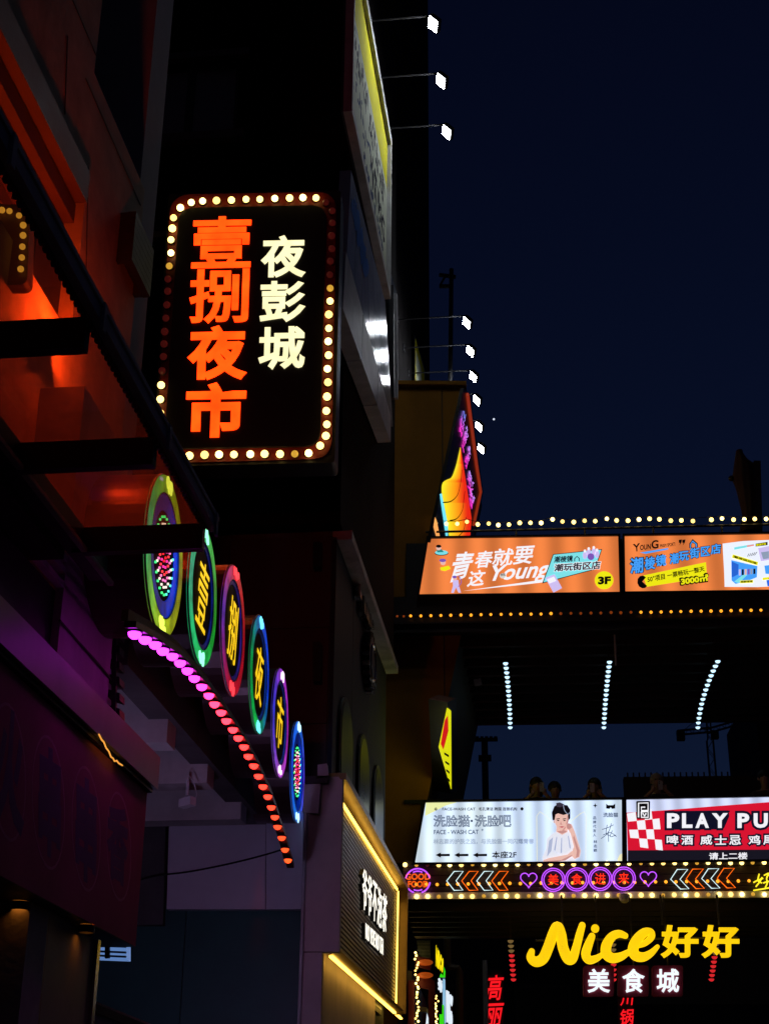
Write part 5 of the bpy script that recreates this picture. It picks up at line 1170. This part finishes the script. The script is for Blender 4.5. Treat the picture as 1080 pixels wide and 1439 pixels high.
brush([(80, 232, 13), (76, 258, 18), (98, 276, 21), (128, 262, 22), (150, 215, 22), (170, 160, 22), (188, 128, 22), (203, 160, 22), (212, 215, 22), (232, 262, 22), (252, 262, 20), (268, 215, 17), (282, 160, 16), (293, 122, 14)])
brush([(334, 168, 14), (318, 208, 18), (308, 245, 19), (322, 268, 18), (352, 262, 14), (378, 245, 10)])
MB().cyl(nc.at(*zi(347, 137), -.02), -Y, (nc.at(*zi(364, 137)) - nc.at(*zi(347, 137))).length, .05, 24).build('dot', nice_m, ns)
brush([(474, 166, 13), (448, 158, 16), (418, 170, 18), (396, 205, 21), (394, 240, 22), (418, 260, 21), (455, 254, 17), (492, 232, 11)])
brush([(524, 208, 11), (556, 198, 12), (584, 172, 14), (582, 150, 14), (556, 152, 18), (526, 180, 21), (508, 218, 22), (516, 248, 22), (548, 256, 19), (582, 240, 14), (610, 212, 9)])
for x0 in (622, 794): a = zi(x0, 122); b = zi(x0 + 160, 262); text(nc, '好', quad(a[0], a[1], b[0], b[1]), nice_m, ns, 'character', .036, .06, -.02)
mb = MB()
for x_ in (790, 930, 1010): p = nc.at(x_, 1300, -.06); mb.tube([p, V((p.x, 23.75, lz0))], .02, 6)
mb.tube([nc.at(752, 1322, -.06), nc.at(1036, 1318, -.06)], .018, 6); mb.build('hanging_frame', dark_steel, ns)
box_m = mat('maroon_sign_box', (.3, .03, .06), .35, 0, .15, 4, .03); w_tube = emi('cool_white_letter', (235, 248, 255), 1.1)
for ch, x0, pos in (('美', 297, 'left'), ('食', 443, 'middle'), ('城', 588, 'right')):
    t = thing('sign_cube', 'small maroon sign box with a white character, %s one of three' % pos, 'sign', nc.at(*zi(x0 + 64, 424)), 'maroon sign boxes under the yellow sign')
    MB().prism(pp(nc, rrect([zi(x0, 292), zi(x0 + 130, 291), zi(x0 + 130, 423), zi(x0, 424)], 4)), Y * .14).build('cabinet', box_m, t)
    a = zi(x0 + 18, 306); b = zi(x0 + 113, 407); text(nc, ch, quad(a[0], a[1], b[0], b[1]), w_tube, t, 'character', .018, .03, .002)
    p = nc.at(*zi(x0 + 65, 292), -.07); MB().tube([p, V((p.x, 23.77, lz0))], .012, 5).build('hanger', dark_steel, t)
dc = thing('dome_camera', 'white dome camera under the neon fascia beside the fourth ringed character', 'camera', nc.at(877, 1260))
MB().sphere(WY(23.85).at(877, 1262), .085, 14, 6, (1, 1, 1), math.pi / 2, math.pi).build('dome', white_paint, dc, True); MB().cyl(WY(23.85).at(877, 1262), Z, .085, .05, 14).build('base', white_paint, dc)
# lantern strings under the lower bridge
lred = emi('red_lantern_lamp', (225, 40, 45), .9); lpale = emi('pale_lantern_lamp', (150, 120, 70), .5, False)
for lab, (x0, y0), (x1, y1) in (('string of small red lamps hanging left of the yellow script sign', (717, 1322), (721, 1376)), ('string of small red lamps hanging at the right of the yellow characters', (1006, 1326), (999, 1376)), ('string of small red lamps half hidden behind the yellow script sign', (861, 1320), (862, 1376))):
    t = thing('lamp_string', lab, 'lamp string', WY(26).at(x0, y0), 'red lamp strings under the lower bridge'); P_ = []
    for k in range(9):
        s = k / 8; p = WY(25.0 + 2.2 * s).at(x0 + (x1 - x0) * s, y0 + (y1 - y0) * s); P_.append(p)
        MB().sphere(p, .05, 10, 4, (1, 1, .9), math.pi / 2, math.pi).build('lamp', lred if k > 2 else lpale, t, True)
    MB().tube([p + Z * .02 for p in P_], .022, 5).build('track', bs, t)
    MB().tube([P_[0] + Z * .02, V((P_[0].x, P_[0].y, lz0))], .01, 5).build('hanger', bs, t)

# ================================================================== street beyond the bridges
eb_m = mat('black_far_wall', (.03, .03, .035), .85, 0, .25, .5, .1)
fb_ = thing('far_building', 'dark low building closing the street beyond the lower footbridge', 'building', (3, 52, 0))
fpn = WY(50); zf = fpn.at(800, 1180).z
mb = MB(); wbox(mb, -9, 26, 50, 60, 0, zf); mb.build('wall', eb_m, fb_)
for k in range(5):
    for j in range(2):
        mb = MB(); wbox(mb, -3 + k * 3.4, -1.2 + k * 3.4, 49.95, 49.999, 2.2 + j * 3.2, 4 + j * 3.2); o = mb.build('window', dark_steel, fb_)
        mb = MB(); wbox(mb, -2.9 + k * 3.4, -1.3 + k * 3.4, 49.93, 49.949, 2.3 + j * 3.2, 3.9 + j * 3.2); mb.build('pane', glass_dark, o)
rb = thing('roof_parapet', 'dark parapet wall behind the people over the bar light box', 'wall', WY(34).at(900, 1126))
a = WY(34).at(876, 1092); b = WY(34).at(1130, 1090); mb = MB(); wbox(mb, a.x, b.x, 34, 34.3, 5, a.z); mb.build('wall', eb_m, rb)
for k in range(30):
    x_ = a.x + .1 + k * (b.x - a.x - .2) / 29
    mb = MB() if k == 0 else mb
    mb.tube([V((x_, 34.1, a.z)), V((x_, 34.1, a.z + .12))], .02, 5)
mb.build('railing_tips', dark_steel, rb)['kind'] = 'stuff'
for (ch2, xs_, ys_, Yd, nm, lb) in (('高丽', 693, (1371, 1407, 1411, 1443), 36, 'red_vertical_sign', 'tall unlit board with red brush characters left of the yellow script sign'), ('川锅', 880, (1396, 1414, 1419, 1442), 38, 'red_vertical_sign', 'narrow board with red characters right below the maroon sign boxes')):
    pl = WY(Yd); t = thing(nm, lb, 'sign', V((pl.at(xs_, 1440).x, Yd, 1.0)))
    wd = 14 if Yd == 36 else 12
    a = pl.at(xs_ - wd - 2, ys_[0] - 8); b = pl.at(xs_ + wd + 2, 1500); MB().prism([V((a.x, Yd, a.z)), V((b.x, Yd, a.z)), V((b.x, Yd, .0)), V((a.x, Yd, .0))], Y * .2).build('board', eb_m, t)
    nr_ = emi('red_channel_letter', (255, 25, 35), 1.0)
    for k, ch in enumerate(ch2): text(pl, ch, quad(xs_ - wd + 3, ys_[2 * k], xs_ + wd - 2, ys_[2 * k + 1], 3 if Yd == 36 else 0, 1), nr_, t, 'character', .014, .03, .002, .12)
lamp_post = thing('lamp_post', 'slim grey post beside the tall red characters', 'post', WY(35).at(680, 1500))
MB().tube([V((WY(35).at(681, 1400).x, 35, 0)), WY(35).at(681, 1350)], .06, 8).build('pole', grey_alu, lamp_post)
# shop fronts along the far left side
sf = thing('far_shop_front', 'dark red timbered shop fronts beyond the tea shop sign', 'shop front', (-2.5, 32, 0))
maro = mat('dark_red_timber', (.16, .02, .025), .5, 0, .25, 3, .1)
xf = WY(29.8).at(600, 1400).x
mb = MB(); wbox(mb, -8, xf - .3, 29.8, 44, 0, 5.2); mb.build('wall', dark_concrete, sf)
spx = WX(xf - .3)
for (x_, mt_) in ((578, maro), (606, maro)):
    p = WY(29.7).at(x_, 1350); mb = MB(); wbox(mb, p.x - .06, p.x + .06, 29.64, 29.78, 0, 5.0); mb.build('post', mt_, sf)
pl = WY(29.75); MB().prism(pp(pl, [(585, 1322), (604, 1322), (605, 1349), (590, 1349)]), Y * .04).build('shutter', mat('green_grey_shutter', (.2, .26, .24), .5), sf)
for k in range(5): MB().bar(pl.at(586, 1326 + k * 5, .01), pl.at(604, 1326 + k * 5, .01), .02, .02).build('shutter_slat', mat('shutter_slat_grey', (.3, .36, .34), .5), sf)
for y_ in (1352, 1380): MB().bar(pl.at(584, y_, .03), pl.at(606, y_ + 4, .03), .14, .2).build('beam', maro, sf)
for k, (y_, lb) in enumerate(((1353, 'upper'), (1371, 'lower'))):
    t = thing('orange_shop_lamp', 'dim orange lamp between red beams, %s one beyond the tea shop sign' % lb, 'lamp', pl.at(597, y_), 'orange lamps in the far shop front')
    MB().sphere(pl.at(597, y_, .12), .1, 10, 5, (1.6, 1, .6)).build('shade', emi('orange_shade', (190, 80, 20), .5), t, True)
st = thing('festoon_bulbs', 'vertical cluster of white bulbs at the edge of the far shop front', 'string lights', pl.at(586, 1439)); rnd = random.Random(4); P_ = []
for k in range(26):
    p = WY(29.5).at(585 + rnd.uniform(-2.6, 2.8) + k * .02, 1340 + k * 4.2 + rnd.uniform(-1, 1)); bulb(st, p, .022, bulb_on); P_.append(p)
MB().tube(P_, .006, 5).build('wire', rubber, st)
st2 = thing('festoon_bulbs', 'short cluster of white bulbs right of the dark red timbers', 'string lights', pl.at(613, 1439)); P_ = []
for k in range(12):
    p = WY(31).at(613 + rnd.uniform(-2.4, 2.4), 1400 + k * 3.6); bulb(st2, p, .02, bulb_on); P_.append(p)
MB().tube(P_, .006, 5).build('wire', rubber, st2)
ze2 = zc(560, 1300, 6.75)
ykw = emi('yellow_lit_letter', (250, 225, 15), 1.1); grn = emi('green_lightbox', (50, 215, 20), 1.0); wht = emi('white_lightbox_small', (225, 238, 250), 1.0); blu = emi('pale_blue_lightbox', (150, 200, 235), .9)
def slab(name, label, pts, Yd, mt, th=.25):
    pl = WY(Yd); t = thing(name, label, 'sign', pl.at(*ze2(*pts[-1]))); MB().prism(pp(pl, [ze2(*p) for p in pts], 0), -pl.n * th).build('cabinet', black_metal, t)
    MB().prism(pp(pl, [ze2(*p) for p in pts], .004), pl.n * .01).build('face', mt, t); return t, pl
t, pl = slab('green_sign', 'slim green light box behind the yellow letters in the far shops', [(425, 385), (442, 440), (440, 500), (385, 500)], 33.0, grn)
t, pl = slab('yellow_sign', 'slim sign with yellow lettering above the green light box', [(356, 180), (428, 330), (418, 470), (350, 400)], 32.6, mat('dark_sign_base', (.02, .02, .02), .5))
for k, ch in enumerate('Nice'): text(pl, ch, qlerp([ze2(352, 190), ze2(428, 335), ze2(418, 462), ze2(350, 392)], k / 4 + .01, (k + .95) / 4), ykw, t, 'letter', .05, .02, .016)
t, pl = slab('blue_sign', 'navy sign with pale writing under the green light box', [(370, 485), (412, 510), (412, 740), (366, 600)], 32.4, mat('navy_sign_base', (.01, .015, .05), .5))
scribble(lambda s, t_: pl.at(*ze2(374 + 34 * s, 500 + 40 * s + (1 - t_) * 110), .02), 9, 2, wht, t, 'letter', .016, 9, 1.0, -Y)
t, pl = slab('pale_blue_lightbox', 'pale blue upright light box between the navy sign and white letters', [(418, 500), (440, 520), (446, 938), (415, 938)], 33.4, blu)
t, pl = slab('green_sign', 'bright green light box at the bottom of the far shops', [(386, 850), (412, 850), (412, 760), (426, 760), (430, 960), (386, 960)], 32.2, grn)
t, pl = slab('white_letter_sign', 'cluster of pale upright letters right of the blue light box', [(448, 620), (505, 690), (502, 960), (446, 960)], 34, mat('grey_sign_base', (.1, .11, .11), .5))
scribble(lambda s, t_: pl.at(*ze2(450 + 52 * s, 620 + 60 * s + (1 - t_) * 300), .02), 12, 3, wht, t, 'letter', .022, 10, 1.0, -Y)
t, pl = slab('white_lightbox_small', 'small glowing white sign with pointed top at the bottom of the far shops', [(268, 835), (285, 900), (300, 870), (318, 960), (255, 960)], 31, wht)
t, pl = slab('small_board', 'plain beige board fixed among the red timbers', [(200, 775), (270, 785), (268, 830), (195, 820)], 30.2, mat('beige_board', (.35, .3, .26), .6))
pi2 = thing('wall_pipe', 'bent dark yellow pipe on the far wall right of the shop signs', 'pipe', WY(36).at(645, 1500))
pl = WY(36); MB().tube([pl.at(*ze2(458, 130)), pl.at(*ze2(460, 370)), pl.at(*ze2(485, 405)), pl.at(*ze2(560, 415)), pl.at(*ze2(575, 450)), pl.at(*ze2(575, 1100))], .09, 8).build('pipe', mat('ochre_pipe', (.16, .11, .03), .5), pi2)

# ================================================================== skyline seen between the bridges
fpo = WY(70)
tp = thing('floodlight_mast', 'dark stadium style floodlight mast against the blue sky', 'mast', V((fpo.at(682, 1125).x, 70, 0)))
MB().tube([V((fpo.at(682, 1125).x, 70, 0)), fpo.at(680.5, 1042)], .16, 8).build('pole', dark_steel, tp)
for (x0, x1, y_) in ((661, 699, 1040), (672, 690, 1064), (672, 690, 1068)): MB().bar(fpo.at(x0, y_), fpo.at(x1, y_ - .5), .3, .12).build('cross_arm', dark_steel, tp)
for k in range(6): MB().box(fpo.at(664 + k * 6.4, 1037.5), X * .08, Y * .1, Z * .07).build('lamp_head', dark_steel, tp)
cpn_ = WY(150)
cr = thing('tower_crane', 'distant tower crane silhouetted over the lower footbridge', 'crane', V((cpn_.at(1002, 1125).x, 150, 0)))
def lattice(a, b, wd, n, name, upv):
    d = (b - a).normalized(); s1 = d.cross(V(upv)).normalized() * wd / 2; s2 = s1.cross(d).normalized() * wd / 2; mb = MB()
    for sa, sb in ((1, 1), (1, -1), (-1, 1), (-1, -1)): mb.bar(a + s1 * sa + s2 * sb, b + s1 * sa + s2 * sb, .09, .09)
    for k in range(n):
        p = a.lerp(b, k / n); q = a.lerp(b, (k + 1) / n); g = 1 if k % 2 else -1
        mb.bar(p + s1 * g + s2, q - s1 * g + s2, .05, .05); mb.bar(p + s1 * g - s2, q - s1 * g - s2, .05, .05); mb.bar(p + s1 + s2 * g, q + s1 - s2 * g, .05, .05)
    return mb.build(name, dark_steel, cr)
mx_ = cpn_.at(1002, 1100).x
lattice(V((mx_, 150, 4)), V((mx_, 150, cpn_.at(1000, 1040).z)), .65, 40, 'mast', Y)
lattice(V((mx_, 150, cpn_.at(1000, 1040).z)), V((mx_, 150, cpn_.at(1000, 999).z)), .4, 6, 'cathead', Y)
lattice(cpn_.at(992, 1028), cpn_.at(1066, 1007), .45, 18, 'jib', Z); lattice(cpn_.at(952, 1030), cpn_.at(996, 1026), .45, 9, 'counter_jib', Z)
MB().box(cpn_.at(956, 1034), X * .4, Y * .4, Z * .5).build('counterweight', dark_steel, cr)
MB().box(cpn_.at(1004, 1033), X * .35, Y * .4, Z * .4).build('cab', dark_steel, cr)
mb = MB(); mb.bar(V((mx_, 150, cpn_.at(1000, 1000).z)), cpn_.at(1045, 1012), .05, .05); mb.bar(V((mx_, 150, cpn_.at(1000, 1000).z)), cpn_.at(958, 1028), .05, .05); mb.build('tie_bar', dark_steel, cr)
wl = thing('far_tower', 'dark edge of a tower block at the right end of the sky gap', 'building', (0, 60, 0))
a = WY(60).at(1067, 1060); mb = MB(); wbox(mb, a.x, a.x + 9, 60, 68, 0, WY(60).at(1067, 960).z); mb.build('wall', eb_m, wl)
d_ = ray(693.5, 589).normalized()
tag(MB().sphere(CAM + d_ * 220, .16, 12, 8).build('sky_light', emi('distant_white_light', (225, 235, 255), 1.0), None, True), 'tiny white point of light in the sky right of the floodlights', 'light')

# ================================================================== people leaning on the lower bridge rail
skin = mat('skin', (.45, .28, .2), .55, 0, .1, 6, .05); hair_d = mat('dark_hair', (.012, .01, .01), .5, 0, .3, 20, .4); hairl = mat('beige_cap_cloth', (.3, .25, .2), .85, 0, .2, 12, .3)
cloth_a = [mat('black_shirt', (.02, .02, .022), .85, 0, .2, 8, .3), mat('charcoal_shirt', (.05, .045, .05), .85, 0, .2, 8, .3), mat('brown_shirt', (.09, .06, .05), .85, 0, .2, 8, .3)]
phone_m = mat('dark_phone', (.02, .02, .025), .25); phone_p = mat('pale_phone_case', (.5, .5, .55), .35)
def skin_mesh(verts, edges, radii, name, mt, parent=None, lv=1):
    me = bpy.data.meshes.new(name); me.from_pydata(verts, edges, []); o = bpy.data.objects.new(name, me); C.objects.link(o)
    md = o.modifiers.new('s', 'SKIN'); sv = me.skin_vertices[0].data
    for i, r in enumerate(radii): sv[i].radius = (r, r) if not isinstance(r, tuple) else r
    sv[0].use_root = True; md.use_smooth_shade = True
    ms_ = o.modifiers.new('u', 'SUBSURF'); ms_.levels = lv; ms_.render_levels = lv
    dg = bpy.context.evaluated_depsgraph_get(); nm = bpy.data.meshes.new_from_object(o.evaluated_get(dg)); bpy.data.objects.remove(o); bpy.data.meshes.remove(me)
    nm.materials.clear(); nm.materials.append(mt); nm.name = name
    r = bpy.data.objects.new(name, nm); link(r, parent); W[r] = Matrix(); return r
def person(label, px, py, Yd, shirt_m, hair_kind, handsup, yaw=0.0, hat=False):
    h = WY(Yd).at(px, py)                                    # centre of the head
    base = V((h.x, h.y + .12, h.z - 1.58)); f = V((math.sin(yaw), -math.cos(yaw), 0)); s = V((math.cos(yaw), math.sin(yaw), 0))
    t = thing('person', label, 'person', base, 'people leaning on the lower bridge rail')
    B = lambda a, b, c: tuple(base + s * a + f * b + Z * c)
    hands = [B(-.1, .36, 1.44), B(.1, .36, 1.44)] if handsup == 'phone' else [B(-.42, .34, 1.27), B(.06, .34, 1.52)] if handsup == 'one' else [B(-.22, .32, 1.24), B(.22, .32, 1.24)]
    elb = [B(-.34, .26, 1.2), B(.34, .26, 1.2)]
    vs = [B(0, 0, .95), B(0, .02, 1.15), B(0, .04, 1.34), B(0, .07, 1.44), B(0, .1, 1.52), B(0, .12, 1.6), B(0, .12, 1.68),
          B(-.18, .04, 1.37), elb[0], hands[0], B(.18, .04, 1.37), elb[1], hands[1], B(-.1, 0, .88), B(-.11, .02, .5), B(-.11, -.02, .08), B(-.11, .12, .04), B(.1, 0, .88), B(.11, .02, .5), B(.11, -.02, .08), B(.11, .12, .04)]
    es = [(0, 1), (1, 2), (2, 3), (3, 4), (4, 5), (5, 6), (2, 7), (7, 8), (8, 9), (2, 10), (10, 11), (11, 12), (0, 13), (13, 14), (14, 15), (15, 16), (0, 17), (17, 18), (18, 19), (19, 20)]
    rr = [.15, .15, .16, .065, .06, .1, .085, .075, .048, .032, .075, .048, .032, .1, .07, .045, .04, .1, .07, .045, .04]
    skin_mesh(vs, es, rr, 'body', skin, t)
    # shirt over the trunk and upper arms
    sv_ = [B(0, 0, .9), B(0, .02, 1.12), B(0, .04, 1.34), B(0, .06, 1.41), B(-.19, .05, 1.36), B(-.28, .17, 1.27), B(.19, .05, 1.36), B(.28, .17, 1.27)]
    skin_mesh(sv_, [(0, 1), (1, 2), (2, 3), (2, 4), (4, 5), (2, 6), (6, 7)], [.17, .17, .18, .1, .09, .07, .09, .07], 'shirt', shirt_m, t)
    skin_mesh([B(0, 0, .92), B(-.1, 0, .85), B(-.11, .02, .5), B(-.11, -.02, .1), B(.1, 0, .85), B(.11, .02, .5), B(.11, -.02, .1)], [(0, 1), (1, 2), (2, 3), (0, 4), (4, 5), (5, 6)], [.17, .115, .085, .065, .115, .085, .065], 'trousers', cloth_a[1], t)
    hc = base + f * .1 + Z * 1.64
    mb = MB(); mb.sphere(hc - f * .03 + Z * .03, .115, 14, 8, (1, 1.05, 1.05), 0, math.pi * .62)
    if hair_kind == 'long':
        mb.sphere(hc - f * .05 - Z * .06, .12, 14, 8, (1.05, .8, 1.6))
    mb.build('hair', hairl if hat else hair_d, t, True)
    mb = MB(); mb.sphere(hc + f * .105 - Z * .01, .018, 8, 5, (.9, 1, 1.4)); mb.build('nose', skin, t, True)
    for g in (-1, 1):
        MB().sphere(hc + f * .092 + s * .036 * g + Z * .018, .011, 8, 5).build('eye', hair_d, t, True)
        MB().sphere(hc + s * .104 * g - Z * .01, .026, 8, 5, (.5, .8, 1.2)).build('ear', skin, t, True)
    for g, hd in ((-1, hands[0]), (1, hands[1])):
        mb = MB(); hd = V(hd); mb.sphere(hd, .036, 8, 5, (1, .7, 1.1))
        for k in range(4): mb.tube([hd + s * (.022 - .015 * k) + Z * .02, hd + s * (.022 - .015 * k) + Z * .065 + f * .01, hd + s * (.02 - .014 * k) + Z * (.085 - .006 * abs(k - 1)) - f * .012], [.0085, .008, .006], 6)
        mb.tube([hd - s * .03 * g, hd - s * .05 * g + Z * .035, hd - s * .045 * g + Z * .06], [.01, .009, .007], 6); mb.build('hand', skin, t, True)
    return t, base, s, f
def phone(label, base, s, f, pos, mt):
    c = base + s * pos[0] + f * pos[1] + Z * pos[2]; t = thing('phone', label, 'phone', c - Z * .08, 'phones held by people on the bridge')
    MB().box(c, s * .037, f * .004, Z * .078).build('case', mt, t)
    for k in range(2): MB().cyl(c + f * .004 + s * -.018 + Z * (.055 - k * .025), f, .009, .003, 10).build('lens', phone_m, t)
t, b0, s0_, f0_ = person('long haired person in black raising a phone left of the portrait hair', 753, 1108, 24.75, cloth_a[0], 'long', 'phone', .1)
phone('pale phone held by the leftmost long haired person', b0, s0_, f0_, (.045, .42, 1.53), phone_p)
person('person with short dark hair resting low on the rail beside the leftmost one', 778, 1114, 24.75, cloth_a[2], 'short', 'rest', .2)
t, b0, s0_, f0_ = person('long haired person in black with a phone above the light box corner', 836, 1109, 24.75, cloth_a[0], 'long', 'phone', -.1)
phone('pale phone held by the person above the white light box corner', b0, s0_, f0_, (-.03, .42, 1.53), phone_p)
t, b0, s0_, f0_ = person('person in a beige cap photographing from above the bar light box', 923, 1103, 24.75, cloth_a[1], 'short', 'phone', 0, True)
phone('pale phone held by the person in the beige cap', b0, s0_, f0_, (.02, .42, 1.5), phone_p)
person('person with dark hair leaning on the rail at the right edge', 1076, 1098, 24.75, cloth_a[2], 'short', 'rest', -.2)
lr = thing('lower_bridge_rail', 'dark hand rail on posts behind the lower light boxes', 'railing', (LX1, 24.3, lz0 + .35))
MB().bar(V((LX1, 24.3, lzt + .05)), V((RX1, 24.3, lzt + .05)), .08, .06).build('top_rail', dark_steel, lr)
for k in range(10): MB().bar(V((LX1 + .3 + k * 1.1, 24.3, lz0 + .35)), V((LX1 + .3 + k * 1.1, 24.3, lzt + .02)), .05, .05).build('post', dark_steel, lr)
